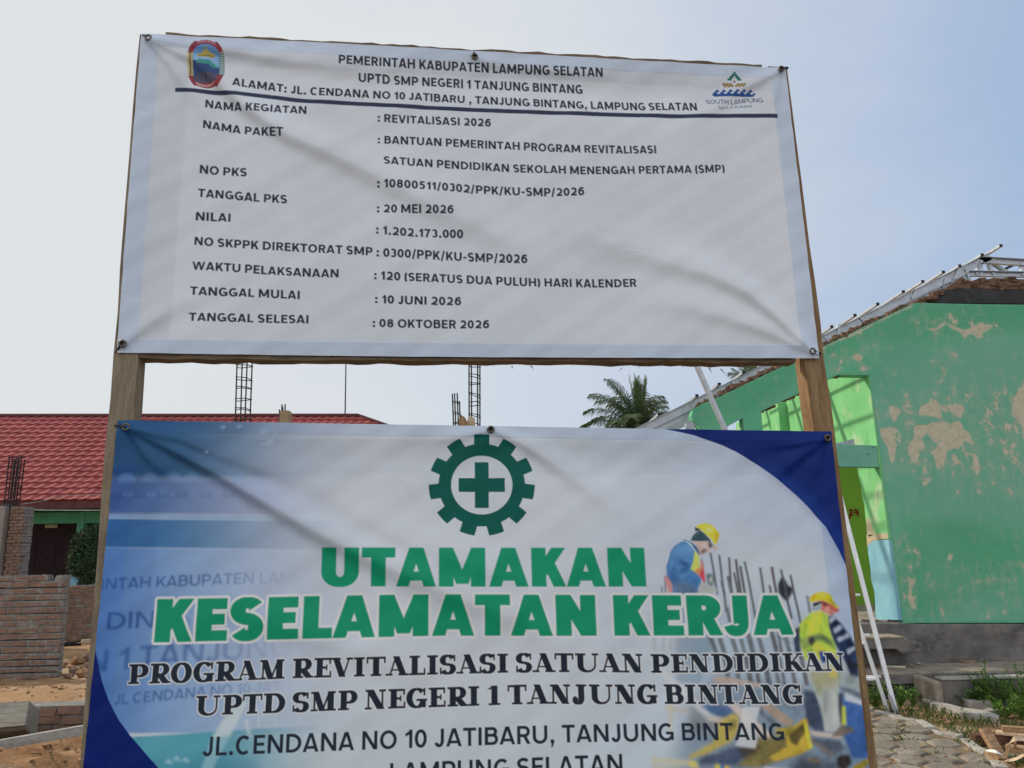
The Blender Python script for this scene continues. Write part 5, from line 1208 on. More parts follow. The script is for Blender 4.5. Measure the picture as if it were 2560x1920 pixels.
q = MB(); q.box((xl, Yi - .03, 0), (xr, Yi + .15, 1.35)); q.build('dado', M['blue_dado'], school)
dx0, dx1 = P(52, 1400, Yb + .1).x, P(186, 1380, Yb + .1).x
q = MB(); q.box((dx0, Yb + .10, 0), (dx1 - .02, Yb + .16, zb0 - .004)); dr = q.build('door', M['door'], school)
for k in range(3):
    q = MB(); x = dx0 + (dx1 - dx0) * (k + .5) / 3; q.box((x - .22, Yb + .085, .35), (x + .22, Yb + .0995, 1.05)); q.box((x - .22, Yb + .085, 1.25), (x + .22, Yb + .0995, zb0 - .45)); q.build('panel', M['door'], dr)
q = MB(); q.tube([((dx0 + dx1) / 2, Yb + .06, 1.0), ((dx0 + dx1) / 2, Yb + .06, 1.12)], .018, 6); q.build('handle', M['alu'], dr)
a, b = P(113, 1320, Yb), P(142, 1311, Yb); q = MB(); q.box((a.x, Yb + .01, a.z), (b.x, Yb + .06, b.z)); q.build('plaque', M['plaque'], school)
q = MB(); q.box((xl, Yb - .8, -.05), (xr, Yi, .12)); q.build('veranda', M['concrete'], school)
ax_ = min(np.arange(-14, 2, .02), key=lambda x: abs(px_of(turned(x, Yr_, rz)) - 863)); a = turned(ax_, Yr_, rz); b = P(867, 780, a.y)
school.rotation_euler = (0, 0, YS); q = MB(); q.tube([a - Vector((0, 0, .2)), a.lerp(b, .4), b], (.026, .022, .018), 6)
tag(q.build('antenna_pole', M['rebar']), 'thin dark pole standing on the ridge of the red roof', 'pole')
q = MB(); a, b = P(-40, 1271, 19), P(270, 1276, 19); q.tube([a, a.lerp(b, .5) - Vector((0, 0, .02)), b, b + (b - a) * 2], .011, 5)
tag(q.build('cable', M['cable']), 'pale cable strung level across the front of the school under the eaves', 'cable')
q = MB(); a, b = P(5, 1263, 15.3), P(150, 1240, 19); q.tube([a, a.lerp(b, .35) - Vector((0, 0, .05)), a.lerp(b, .7) - Vector((0, 0, .05)), b, b + Vector((4, 2, .25))], .006, 5)
tag(q.build('cable', M['cable']), 'thin sagging cable tied to the rebar cage and crossing the red tiles', 'cable')

# clipped shrub before the school
def leaf_ball(m, c, rx_, rz_, n, leaf, mi=0):
    for _ in range(n):
        v = Vector((random.gauss(0, 1), random.gauss(0, 1), random.gauss(0, 1))).normalized(); rr = random.uniform(.55, 1.0) ** .6 * (1 + .28 * noise.noise(v * 2.1 + Vector(c) * .3))
        p = Vector(c) + Vector((v.x * rx_, v.y * rx_, v.z * rz_)) * rr; q = Vector((random.gauss(0, 1), random.gauss(0, 1), random.gauss(0, 1))).normalized(); w = v.cross(q).normalized() * leaf * random.uniform(.5, 1); q = (v * .8 + q).normalized() * leaf * random.uniform(.8, 1.6)
        m.add([p - w * .5, p + q * .5 - w * .1, p + q, p + w * .5], [(0, 1, 2, 3)], mi)
c = P(226, 1392, 19.2); root = empty('shrub', (c.x, 19.2, 0), 'dark rounded shrub beside the blue base of the school column', 'shrub')
m = MB(); leaf_ball(m, c, .46, .70, 3600, .075); leaf_ball(m, c + Vector((-.1, 0, .42)), .3, .3, 900, .07); leaf_ball(m, c + Vector((.12, 0, .52)), .25, .28, 700, .07)
m.build('crown', M['leafdark'], root)
m = MB(); m.tube([(c.x, 19.2, 0), (c.x + .03, 19.2, .5), (c.x - .02, 19.2, c.z)], (.05, .04, .02), 7); m.build('trunk', M['trunk'], root)

# material lying about on the cleared ground
p = G(190, 1612); m = MB(); a, b = G(150, 1617) + Vector((0, 0, .05)), G(260, 1601) + Vector((0, .4, .1))
a, b = P(205, 1603, 13.6), P(330, 1597, 14.2); m.beam(a, b, .12, .05); tag(m.build('plank', M['pale_wood'], bevel=.004), 'pale new plank lying beyond the end of the red brick wall', 'plank')
root = empty('rebar_bundle', G(170, 1618), 'tangled bundle of dark steel bars lying beyond the end of the red brick wall', 'rebar bundle')
for k in range(9):
    a = P(140 + random.uniform(-4, 8), 1614 + random.uniform(-8, 9), 13.2 + random.uniform(-.2, .2)); b = P(196 + random.uniform(-12, 10), 1609 + random.uniform(-7, 4), 13.4)
    m = MB(); m.tube([a, a.lerp(b, .5) + Vector((0, 0, random.uniform(-.02, .03))), b], .012, 5); m.build('bar', M['rebar'], root)
random.seed(5)
rub = [(150, 1662, .09), (162, 1657, .06), (178, 1664, .08), (193, 1655, .16), (214, 1648, .12), (224, 1662, .13), (203, 1668, .07), (186, 1676, .10), (168, 1688, .08), (205, 1684, .12), (222, 1690, .09), (232, 1645, .10), (240, 1672, .1), (232, 1681, .07)]
for i, (x, y, r) in enumerate(rub):
    p = G(x, y + 8); m = MB(); m.rock(p + Vector((0, 0, r * .4 + ground_z(p.x, p.y))), r, flat=.62)
    tag(m.build('broken_brick', M['brick'] if i % 3 else M['clod']), 'broken brick or rubble lump heaped between the two brick walls', 'broken brick', 'rubble between the brick walls')
# open-ended formwork trough (three boards) and a long whitewashed board
Yt = 5.75
def B2(px, py, dy=0): return P(px, py, Yt + dy)
root = empty('formwork_trough', B2(40, 1850, .1), 'grey timber formwork trough lying on the soil before the foundation wall', 'formwork')
q = MB(); q.slab([B2(-160, 1764, .16), B2(73, 1752, .16), B2(62, 1813), B2(-160, 1836)], Vector((.0, .028, -.012))); q.build('board', M['grey_wood'], root, bevel=.003)
q = MB(); q.slab([B2(73, 1753, .19), B2(95, 1771, .34), B2(89, 1838, .3), B2(62, 1815, .035)], Vector((-.02, .012, 0))); q.build('end_board', M['grey_wood'], root, bevel=.002)
q = MB(); q.slab([B2(-160, 1838, .03), B2(62, 1816, .04), B2(88, 1838, .28), B2(-160, 1878, .25)], Vector((0, .01, -.02))); q.build('bottom_board', M['grey_wood'], root, bevel=.003)
q = MB(); q.slab([B2(-160, 1778, .42), B2(95, 1771, .37), B2(88, 1838, .33), B2(-160, 1850, .38)], Vector((0, .025, 0))); q.build('back_board', M['grey_wood'], root, bevel=.003)
Yt = 5.25
q = MB(); q.slab([B2(-120, 1872), B2(330, 1793, .45), B2(330, 1818, .45), B2(-120, 1896)], Vector((.0, .03, .004)))
tag(q.build('long_board', M['grey_board'], bevel=.003), 'long pale board on edge lying across the soil heap', 'board')
# ---------------------------------------------------------------- right: school hall being re-roofed
tz = P(2300, 1681, 8.45).z; Yg = G(2300, 1657, tz).y
hall = empty('school_hall', P(2300, 1560, Yg), 'roofless green school hall with peeling gable wall and a large opening', 'school building')
def plane(pts, Y): return [P(a, b, Y) for a, b in pts]
TH = .16
zp = P(2300, 1557, Yg).z                                               # top of the plinth = floor
outline = [(2760, 1556), (2740, 768), (2560, 762), (2420, 760), (2286, 757), (2236, 781), (2180, 807), (2110, 841), (2045, 873), (1980, 905), (1900, 943), (1840, 972), (1790, 996), (1755, 1009), (1733, 1024), (1728, 1040), (1732, 1052), (1744, 1062), (1752, 1076), (1790, 1560), (1840, 1560), (1807, 1076), (1826, 1062), (1857, 1045), (1900, 1560), (1945, 1560), (1903, 1028), (1950, 1005), (2000, 982), (2059, 955), (2096, 937), (2172, 938), (2186, 1030), (2202, 1150), (2214, 1240), (2226, 1330), (2240, 1440), (2258, 1558)]
random.seed(2)
q = MB(); q.slab(plane(outline, Yg), (0, TH, 0)); gw = q.build('gable_wall', M['gable'], hall)
# bare patches where the paint has come away (same plane, 1.5 mm proud so that they lie on top of the coat)
patches = [
    [(2278, 801), (2288, 812), (2300, 818), (2318, 822), (2340, 818), (2356, 808), (2366, 800), (2369, 806), (2380, 815), (2396, 821), (2418, 822), (2436, 815), (2448, 808), (2456, 801), (2462, 810), (2474, 812), (2484, 815), (2474, 824), (2466, 833), (2456, 833), (2452, 848), (2440, 846), (2434, 836), (2420, 838), (2412, 849), (2404, 836), (2392, 828), (2376, 820), (2366, 812), (2352, 822), (2330, 828), (2306, 824), (2290, 816)],
    [(2222, 1012), (2234, 1016), (2252, 1024), (2256, 1032), (2244, 1044), (2236, 1058), (2230, 1050), (2226, 1036)],
    [(2297, 1020), (2312, 1010), (2322, 1006), (2326, 994), (2340, 1000), (2350, 1014), (2360, 1044), (2346, 1046), (2330, 1040), (2312, 1038), (2300, 1034)],
    [(2350, 1014), (2395, 1008), (2408, 1020), (2402, 1032), (2370, 1034), (2356, 1030)],
    [(2196, 1068), (2226, 1066), (2244, 1070), (2238, 1096), (2242, 1120), (2240, 1150), (2232, 1160), (2222, 1140), (2216, 1110), (2200, 1096)],
    [(2282, 1066), (2310, 1062), (2340, 1054), (2376, 1056), (2400, 1050), (2412, 1072), (2430, 1090), (2438, 1112), (2428, 1116), (2410, 1100), (2398, 1124), (2372, 1126), (2362, 1146), (2352, 1172), (2344, 1180), (2336, 1150), (2330, 1134), (2346, 1112), (2332, 1104), (2320, 1084), (2308, 1094), (2312, 1116), (2300, 1142), (2290, 1166), (2276, 1150), (2268, 1120), (2284, 1098)],
    [(2376, 1140), (2390, 1136), (2400, 1156), (2390, 1164)], [(2432, 1130), (2444, 1142), (2450, 1180), (2440, 1190), (2434, 1160)],
    [(2128, 890), (2146, 884), (2160, 894), (2156, 906), (2142, 902), (2132, 898)], [(2096, 902), (2112, 894), (2108, 912), (2098, 912)],
    [(2536, 990), (2560, 960), (2600, 950), (2600, 1090), (2560, 1100), (2548, 1060), (2530, 1040)], [(2046, 890), (2060, 894), (2056, 904), (2047, 902)],
    [(2040, 872), (2110, 838), (2180, 806), (2284, 756), (2286, 764), (2180, 815), (2112, 848), (2046, 880)],
    [(2306, 1208), (2322, 1200), (2318, 1214), (2306, 1216)], [(2372, 1388), (2380, 1384), (2382, 1398), (2376, 1404)], [(2266, 1450), (2286, 1444), (2292, 1456), (2280, 1462)], [(2230, 1356), (2234, 1380), (2240, 1440), (2250, 1490), (2258, 1520), (2250, 1500), (2238, 1450)],
]
soft = [  # (outline, strength, softness): faint wear around and between the bare patches
    ([(2190, 985), (2420, 960), (2560, 930), (2700, 930), (2700, 1230), (2480, 1240), (2300, 1200), (2200, 1180)], .34, 26),
    ([(2270, 785), (2500, 785), (2500, 860), (2280, 840)], .30, 14), ([(2050, 870), (2200, 830), (2200, 930), (2050, 930)], .30, 14),
    ([(2230, 1330), (2290, 1330), (2310, 1560), (2250, 1560)], .36, 16), ([(2330, 870), (2395, 860), (2400, 1010), (2330, 1000)], .30, 8),
    ([(2250, 1420), (2700, 1380), (2700, 1560), (2260, 1560)], .22, 30), ([(2480, 1040), (2700, 1000), (2700, 1140), (2500, 1180)], .5, 24)]
GX, GY, GW, GH = 1700, 730, 1070, 840
wear = np.zeros((GH, GW), np.float32); tone = np.zeros_like(wear); deep = np.zeros_like(wear)
for pt in patches: wear = np.maximum(wear, blur(polymask([pt], GX, GY, GW, GH, 1), 3) * .92)
for pt, a_, s2 in soft: wear = np.maximum(wear, blur(polymask([pt], GX, GY, GW, GH, 1), s2) * a_)
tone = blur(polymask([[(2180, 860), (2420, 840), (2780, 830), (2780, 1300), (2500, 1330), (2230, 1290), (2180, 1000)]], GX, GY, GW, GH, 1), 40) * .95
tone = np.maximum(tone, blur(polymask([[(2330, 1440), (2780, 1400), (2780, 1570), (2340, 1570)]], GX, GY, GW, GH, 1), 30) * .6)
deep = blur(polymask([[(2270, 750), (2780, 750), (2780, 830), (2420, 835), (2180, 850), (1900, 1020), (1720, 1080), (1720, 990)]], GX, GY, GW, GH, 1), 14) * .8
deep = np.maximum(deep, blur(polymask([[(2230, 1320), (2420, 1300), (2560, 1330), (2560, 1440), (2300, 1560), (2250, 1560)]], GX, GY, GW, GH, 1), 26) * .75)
ol2 = [(p.x, p.z) for p in plane(outline, Yg)]
x0, x1, z0, z1 = P(1700, 1100, Yg).x, P(2740, 1100, Yg).x, zp, P(2300, 750, Yg).z
st = .02; gx = np.arange(x0, x1, st); gz = np.arange(z0 + .004, z1, st)
def inside_np(X, Z, pg):
    c = np.zeros(X.shape, bool); n = len(pg)
    for i in range(n):
        (ax, az), (bx, bz) = pg[i], pg[(i + 1) % n]
        if az == bz: continue
        c ^= ((az > Z) != (bz > Z)) & (X < (bx - ax) * (Z - az) / (bz - az) + ax)
    return c
XX, ZZ = np.meshgrid(gx, gz); ok = inside_np(XX, ZZ, ol2); cell = ok[:-1, :-1] & ok[1:, :-1] & ok[:-1, 1:] & ok[1:, 1:]
vi = np.arange(XX.size).reshape(XX.shape); used = np.zeros(XX.size, bool); quads = np.stack([vi[:-1, :-1][cell], vi[:-1, 1:][cell], vi[1:, 1:][cell], vi[1:, :-1][cell]], 1); used[quads.ravel()] = True
remap = np.cumsum(used) - 1; quads = remap[quads]; X_, Z_ = XX.ravel()[used], ZZ.ravel()[used]
D3 = np.stack([X_, np.full_like(X_, Yg), Z_], 1) - EYE; dz_ = D3 @ F_; PXs = 1280 + FPX * (D3 @ RT) / dz_; PYs = 960 - FPX * (D3 @ UP) / dz_
q = MB(); q.add([Vector((x, Yg - .002, z)) for x, z in zip(X_, Z_)], quads.tolist()); o = q.build('painted_face', M['gable'], gw)
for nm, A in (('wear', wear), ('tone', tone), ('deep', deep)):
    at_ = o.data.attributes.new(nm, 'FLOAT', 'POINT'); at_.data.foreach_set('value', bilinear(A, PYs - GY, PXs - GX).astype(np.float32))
# broken top: dark render band with torn brick above, and rubble along the rake
q = MB(); q.slab(plane([(2289, 756), (2318, 742), (2350, 729), (2400, 721), (2470, 723), (2600, 726), (2740, 728), (2740, 764), (2560, 759)], Yg + .10), (0, .14, 0)); q.build('render_band', M['dark_plaster'], hall)
q = MB(); q.slab(plane([(2352, 728), (2372, 716), (2392, 700), (2404, 692), (2412, 697), (2424, 704), (2436, 700), (2448, 695), (2470, 698), (2484, 694), (2520, 697), (2560, 698), (2620, 700), (2740, 700), (2740, 727), (2470, 722), (2400, 720)], Yg + .12), (0, .12, 0))
for k in range(46):
    x = random.uniform(2390, 2720); y = random.uniform(694, 722); p = P(x, y, Yg + .115); q.box((p.x - .04, p.y - .01, p.z - .012), (p.x + .05, p.y + .02, p.z + .014), jit=.008)
q.build('torn_brick', M['rubble'], hall)
q = MB(); pr = [(2352, 727), (2330, 742), (2300, 752), (2260, 770), (2220, 787), (2176, 807), (2120, 833), (2060, 862), (1990, 896), (1930, 924), (1860, 956), (1800, 986), (1740, 1018)]
for (x0, y0), (x1, y1) in zip(pr, pr[1:]):
    for k in range(9):
        t = random.random(); x = x0 + (x1 - x0) * t; y = y0 + (y1 - y0) * t + random.uniform(-3, 4); p = P(x, y, Yg + random.uniform(.02, .12)); s_ = random.uniform(.5, 1.1)
        q.box((p.x - .05 * s_, p.y - .02, p.z - .026 * s_), (p.x + .05 * s_, p.y + .06, p.z + .024 * s_), jit=.012)
q.build('broken_edge', M['rubble'], hall)
q = MB()
for (x0, y0), (x1, y1) in zip([(1903, 1028), (2000, 982)], [(2000, 982), (2094, 938)]):
    for k in range(14):
        t = random.random(); p = P(x0 + (x1 - x0) * t, y0 + (y1 - y0) * t + 1, Yg + random.uniform(.01, .12)); q.box((p.x - .035, p.y - .01, p.z - .012), (p.x + .03, p.y + .03, p.z + .010), jit=.008)
q.build('broken_edge', M['rubble'], hall)
# lintel beam across the opening
q = MB(); q.slab(plane([(1962, 1106), (2200, 1114), (2206, 1152), (2198, 1168), (1966, 1164)], Yg + .012), (0, TH - .03, 0)); q.build('lintel', M['lintel'], hall, bevel=.004)
q = MB(); a = [(2070, 1113), (2135, 1097), (2137, 1113)]; q.slab(plane(a, Yg + .09), (0, .05, 0)); q.build('torn_lining', M['zinc_dull'], hall)
# inner wall running back from the jamb, sunlit through the open roof
Xi = P(2172, 938, Yg).x - .003
def wx(pts):
    o = [PX(a, b, Xi) for a, b in pts]
    for v in o: v.y = max(v.y, Yg + .003)
    return o
up_ = [(2206, 1158), (2172, 930), (2098, 936), (2000, 984), (1902, 1030), (1840, 1058), (1840, 1130), (2080, 1150), (2143, 1164), (2146, 1190), (2152, 1215), (2155, 1240), (2161, 1262), (2163, 1290), (2167, 1322), (2168, 1345)]
q = MB(); far = wx(up_); lowr = wx([(2229, 1345)]); q.slab(wx([(2230, 1348), (2204, 1150), (2172, 932)]) + wx(up_[2:]), (.12, 0, 0)); iw = q.build('inner_wall', M['lime'], hall)
q = MB(); q.slab(wx([(2258, 1552), (2230, 1349), (2196, 1350), (2168, 1352), (2170, 1380), (2176, 1420), (2178, 1450), (2186, 1480), (2188, 1510), (2189, 1550)]), (.118, 0, 0)); q.build('inner_dado', M['blue_dado'], hall)
q = MB(); Xs = Xi
Xi = Xs - .0018
q.slab(wx([(2166, 1290), (2174, 1300), (2182, 1322), (2186, 1336), (2172, 1342), (2167, 1330)]), (.003, 0, 0)); q.slab(wx([(2166, 1338), (2228, 1332), (2230, 1346), (2200, 1348), (2182, 1352), (2168, 1366)]), (.003, 0, 0)); q.build('bare_plaster', M['plaster'], iw)
Xi = Xs
# pilaster on that wall: only its near side is in shade
a = PX(1965, 1010, Xi); pt = [Vector((Xi, a.y, 0)), Vector((Xi - .16, a.y - .0, 0))]
zt = PX(1965, 1001, Xi).z - .03
q = MB(); q.box((Xi - .13, a.y, zp), (Xi - .002, a.y + .42, zt)); q.build('pilaster', M['lime'], hall)
Yo = Yg + 2.6
q = MB(); q.slab(plane([(1760, 1000 + 130), (2230, 1130), (2230, 1537), (1800, 1537)], Yo), (0, .1, 0)); ow = q.build('olive_wall', M['olive'], hall)
q = MB(); q.slab(plane([(1800, 1538), (2230, 1538), (2230, 1620), (1800, 1620)], Yo - .02), (0, .1, 0)); q.build('skirting', M['pale_concrete'], hall)
# brushed number 24 and a tick mark on the olive wall
q = MB(); K = lambda pts: [P(2110 + (x - 490) / 3.318 + 0 - 2.0 + 0, 1050 + y / 3.318, Yo - .006) for x, y in pts]
for pts in ([(540, 752), (552, 742), (566, 748), (564, 762), (548, 782), (540, 792), (570, 790)], [(592, 738), (584, 768), (612, 766)], [(606, 742), (612, 770), (614, 796)], [(490, 740), (494, 790)], [(500, 806), (522, 812), (548, 810)]):
    q.tube([P(1960 + x / 3.318, 1050 + y / 3.318, Yo - .004) for x, y in pts], .014, 5)
q.build('lettering', M['red_paint'], ow)
q = MB(); q.box((P(1740, 1300, Yg).x, Yg + TH + .002, -.05), (P(2700, 1300, Yg).x, Yg + 7, zp - .004)); q.build('floor_slab', M['step_top'], hall)
q = MB(); q.slab(plane([(1700, 1563), (2172, 1559), (2260, 1559), (2300, 1561), (2760, 1560), (2760, 1720), (1700, 1720)], Yg - .05), (0, .30, 0)); q.build('plinth', M['concrete'], hall, bevel=.01)

# galvanised roof trusses along the rake
truss = empty('roof_truss', P(2300, 700, Yg), 'half finished galvanised steel roof frame resting on the green gable', 'roof frame')
Yc = Yg + .30
def chord(a, b, h, name='top_chord', Y=None, mat='steel'):
    q = MB(); q.channel(P(*a, Y or Yc), P(*b, Y or Yc), .05, h, .006, up=(-.43, 0, .9), flip=-1); q.build(name, M[mat], truss)
chord((1590, 1082), (2478, 640), .105)
chord((1600, 1094), (2420, 690), .075, 'bottom_chord')
chord((2452, 650), (2760, 668), .09, 'ridge_chord', mat='steel'); chord((2425, 684), (2760, 690), .075, 'ridge_tie')
for i in (1, 2, 3):
    Y = Yc + 1.25 * i; d = Vector((0, 1.25 * i, 0))
    for (a, b, h, nm) in (((1590, 1082), (2478, 640), .10, 'top_chord'), ((2452, 650), (2760, 668), .09, 'ridge_chord'), ((2425, 684), (2760, 690), .075, 'ridge_tie')):
        q = MB(); q.channel(P(*a, Yc) + d, P(*b, Yc) + d, .05, h, .006, up=(-.43, 0, .9), flip=-1); q.build(nm, M['steel'], truss)
def web(a, b, w=.05, Y=None, mat='steel'):
    q = MB(); q.beam(P(*a, Y or Yc + .03), P(*b, Y or Yc + .03), .035, w, up=(0, 1, 0)); q.build('web', M[mat], truss)
for a, b in (((2398, 668), (2372, 722)), ((2412, 672), (2424, 704)), ((2452, 658), (2450, 690)), ((2470, 658), (2484, 690)), ((2362, 700), (2356, 724)), ((2290, 726), (2278, 748)), ((2146, 792), (2168, 812)), ((2096, 812), (2094, 838)), ((2060, 842), (2072, 854)), ((1830, 952), (1834, 976)), ((1730, 1010), (1734, 1030)), ((2552, 660), (2556, 690))): web(a, b, .055)
web((2440, 688), (2452, 652), .05); web((2505, 676), (2590, 636), .05, Yc + .9, 'dark_end'); web((2462, 646), (2530, 690), .06, Yc + .5, 'zinc_dull')
for px, py in ((2082, 813.6), (2140, 785), (2197, 757), (2261, 726), (2309.5, 700.7), (2361, 677), (2402, 661.5), (2458, 634), (2505, 611), (1801, 957), (1745, 986), (1651, 1032), (1862, 928), (1945, 885), (2015, 847)):
    a = P(px, py, Yc - .12); q = MB(); w, h = .032, .03
    q.box((a.x - w, a.y + .004, a.z - h), (a.x + .004, a.y + 5.2, a.z)); bt = q.build('batten', M['steel'], truss)
    q = MB(); q.box((a.x - w - .002, a.y - .002, a.z - h - .002), (a.x + .006, a.y + .0035, a.z + .003)); q.build('end', M['dark_end'], bt)
a, b = P(1862 - 60, 957, Yc - .1), P(1862, 926, Yc - .1)
# loose steel stud leaning against the rake
q = MB(); q.channel(P(1738, 905, Yg - .35), P(1832, 1120, Yg - .35), .045, .085, .006, up=(0, -1, 0)); tag(q.build('steel_stud', M['steel']), 'loose galvanised steel stud leaning steeply across the green rake', 'steel stud')
q = MB(); q.slab(plane([(1716, 1058), (1728, 1052), (1738, 1060), (1736, 1078), (1714, 1078)], Yg - .1), (0, .08, 0)); q.build('bracket', M['zinc_dull'], truss)

# ---------------------------------------------------------------- steps, terrace and kerbs before the hall
Yt0 = 8.45
q = MB(); x0 = P(1950, 1690, Yt0).x; x1 = P(2760, 1668, Yt0).x
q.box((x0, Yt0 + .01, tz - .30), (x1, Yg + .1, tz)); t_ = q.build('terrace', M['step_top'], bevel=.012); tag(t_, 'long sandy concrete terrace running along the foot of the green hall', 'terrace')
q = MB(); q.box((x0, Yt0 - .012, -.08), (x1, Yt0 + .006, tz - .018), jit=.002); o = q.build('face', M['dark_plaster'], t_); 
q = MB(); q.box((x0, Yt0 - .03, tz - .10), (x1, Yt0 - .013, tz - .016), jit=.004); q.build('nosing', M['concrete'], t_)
Ys = Yg - .40
q = MB(); za = P(2200, 1597, Ys).z; zb = P(2290, 1634, Ys).z; x1s = P(2308, 1612, Ys).x; x0s = P(1950, 1612, Ys).x
bm_ = [(x0s, za), (x1s - .16, za), (x1s - .10, za - .03), (x1s - .02, za - .05), (x1s, za - .10), (x1s - .02, zb + .02), (x1s - .10, zb + .01), (x1s - .24, zb + .005), (x1s - .30, zb + .05), (x0s, zb + .06)]
q.slab([(x, Ys, z) for x, z in bm_], (0, Yg - Ys - .052, 0)); tag(q.build('concrete_step', M['concrete'], bevel=.012), 'broken concrete step jutting from the plinth behind the ladder', 'step')
q = MB(); q.box((x0s, Ys - .01, za + .001), (x1s - .20, Yg - .055, za + .014), jit=.005)
tag(q.build('step_tread', M['step_top']), 'thin sandy tread lying on the broken concrete step', 'step tread')
q = MB(); q.box((x0s, Ys + .16, tz + .002), (x1s - .75, Yg - .052, zb + .05)); tag(q.build('step_riser', M['concrete']), 'dark riser block under the broken concrete step', 'step riser')
random.seed(9)
for k in range(16):
    x = random.uniform(2158, 2250); p = P(x, 1553 - (2250 - x) * .03 * random.random(), Yg + .02 + .18 * random.random()); r = random.uniform(.016, .04); q = MB(); q.rock(p + Vector((0, .06, .0)), r, flat=.5)
    q.build('tile_shard', M['pale_concrete'] if k % 2 else M['rubble']); tag(bpy.context.scene.collection.objects[-1], 'loose tile shard on the sill of the hall opening', 'rubble', 'tile shards on the sill of the opening')
for k, (x, y, r) in enumerate(((2296, 1662, .035), (2276, 1664, .018), (2390, 1656, .02), (2430, 1654, .016))):
    p = G(x, y, tz); q = MB(); q.rock(p + Vector((0, 0, r * .5)), r, flat=.8); tag(q.build('stone', M['pale_concrete']), ('larger pale stone on the terrace right of the ladder', 'small pale stone beside the larger one on the terrace', 'small pale stone in the middle of the terrace', 'smallest pale stone on the terrace, farthest right')[k], 'stone')
p0, p1 = G(2205, 1666, tz + .012), G(2264, 1668, tz + .012); q = MB(); q.tube([p0, p1], .014, 8); tag(q.build('bamboo_stick', M['bamboo']), 'pale green stick lying on the terrace behind the ladder', 'stick')
p0, p1 = G(2405, 1655, tz + .012), G(2436, 1653, tz + .012); q = MB(); q.beam(p0, p1, .03, .015); tag(q.build('wood_chip', M['scrap']), 'short brown wood chip on the terrace', 'wood chip')
# planter kerb
a = G(2358, 1768); Yk = a.y; zk = P(2380, 1697, Yk).z; xk = P(2354, 1700, Yk).x; xe = P(2760, 1700, Yk).x
pl = empty('planter_wall', (xk, Yk, 0), 'low concrete planter wall overgrown with weeds before the terrace', 'planter')
q = MB(); q.box((xk, Yk, -.05), (xe, Yk + .10, zk - .012), jit=.004); q.build('front', M['concrete'], pl, bevel=.012)
q = MB(); q.box((xk - .09, Yk - .012, -.05), (xk - .002, Yt0 - .04, zk - .02), jit=.006); q.build('end', M['step_top'], pl, bevel=.02)
q = MB(); q.box((xk - .01, Yk - .014, zk - .011), (xe, Yk + .11, zk + .008), jit=.004); q.build('coping', M['pale_concrete'], pl, bevel=.004)
def strip(pts, h, name, label, cat, mat='pale_concrete'):
    q = MB(); q.slab([G(*p_) + Vector((0, 0, h + .02)) for p_ in pts], (0, 0, -h - .03)); return tag(q.build(name, M[mat], bevel=.006), label, cat)
strip([(2306, 1760), (2322, 1762), (2350, 1768), (2378, 1775), (2410, 1784), (2450, 1789), (2470, 1794), (2500, 1803), (2500, 1811), (2476, 1806), (2440, 1801), (2400, 1795), (2372, 1785), (2340, 1776), (2326, 1772), (2306, 1763)], .035, 'kerb_strip', 'long thin pale concrete kerb strip slanting across the grass', 'kerb')
strip([(2382, 1755), (2400, 1757), (2430, 1761), (2486, 1771), (2480, 1775), (2440, 1776), (2424, 1775), (2400, 1764)], .06, 'concrete_slab', 'broken pale concrete slab lying before the planter wall', 'slab')
strip([(2455, 1789), (2476, 1782), (2486, 1786), (2504, 1786), (2500, 1790), (2470, 1792)], .03, 'concrete_chip', 'small concrete fragment beside the slanting kerb strip', 'concrete fragment')

# ---------------------------------------------------------------- paved path of hexagonal blocks
edge = [(2150, 1786), (2182, 1790), (2222, 1800), (2235, 1812), (2290, 1818), (2320, 1838), (2356, 1853), (2400, 1862), (2430, 1886), (2462, 1905), (2490, 1940), (2520, 2010)]
poly = [G(*e) for e in edge] + [G(2520, 2400), G(1200, 2400), G(1300, 1900)]
poly = [(p.x, p.y) for p in poly]
def inside(x, y, pg):
    c = False; n = len(pg)
    for i in range(n):
        (ax, ay), (bx, by) = pg[i], pg[(i + 1) % n]
        if (ay > y) != (by > y) and x < (bx - ax) * (y - ay) / (by - ay) + ax: c = not c
    return c
q = MB(); s_ = .142; random.seed(4)
for j in range(-5, 42):
    for i in range(-5, 40):
        x = .2 + i * s_ * 1.78 + (j % 2) * s_ * .89; y = 3.2 + j * s_ * 1.545
        if not inside(x, y, poly): continue
        g = s_ * .93; tx, ty, dz = random.uniform(-.02, .02), random.uniform(-.02, .02), random.uniform(-.006, .006); rot = random.uniform(-.05, .05)
        h0 = [(math.cos(k * 1.0472 + .5236 + rot) * random.uniform(.88, 1.02), math.sin(k * 1.0472 + .5236 + rot) * random.uniform(.88, 1.02)) for k in range(6)]
        top = [(x + cx_ * g * .90, y + sy_ * g * .90, .052 + dz + tx * cx_ * .3 + ty * sy_ * .3) for cx_, sy_ in h0]; mid = [(x + cx_ * g, y + sy_ * g, .040 + dz + tx * cx_ * .3 + ty * sy_ * .3) for cx_, sy_ in h0]; bot = [(x + cx_ * g, y + sy_ * g, -.02) for cx_, sy_ in h0]
        q.add(top + mid + bot, [tuple(range(6))] + [(k, 6 + k, 6 + (k + 1) % 6, (k + 1) % 6) for k in range(6)] + [(6 + k, 12 + k, 12 + (k + 1) % 6, 6 + (k + 1) % 6) for k in range(6)])
tag(q.build('paved_path', M['paver'], origin=(2, 5, 0)), kind='structure')
m = MB(); pz = [Vector((x, y, .037)) for x, y in poly]; m.slab(pz, (0, 0, -.06)); tag(m.build('path_sand', material('sandy_joint_fill', (.27, .195, .13), .97, .08, color2=(.15, .105, .07), scale=5, bump=.6, bscale=60), origin=(2, 5, 0)), kind='structure')
q = MB(); e2 = [G(*e) for e in edge]; random.seed(8)
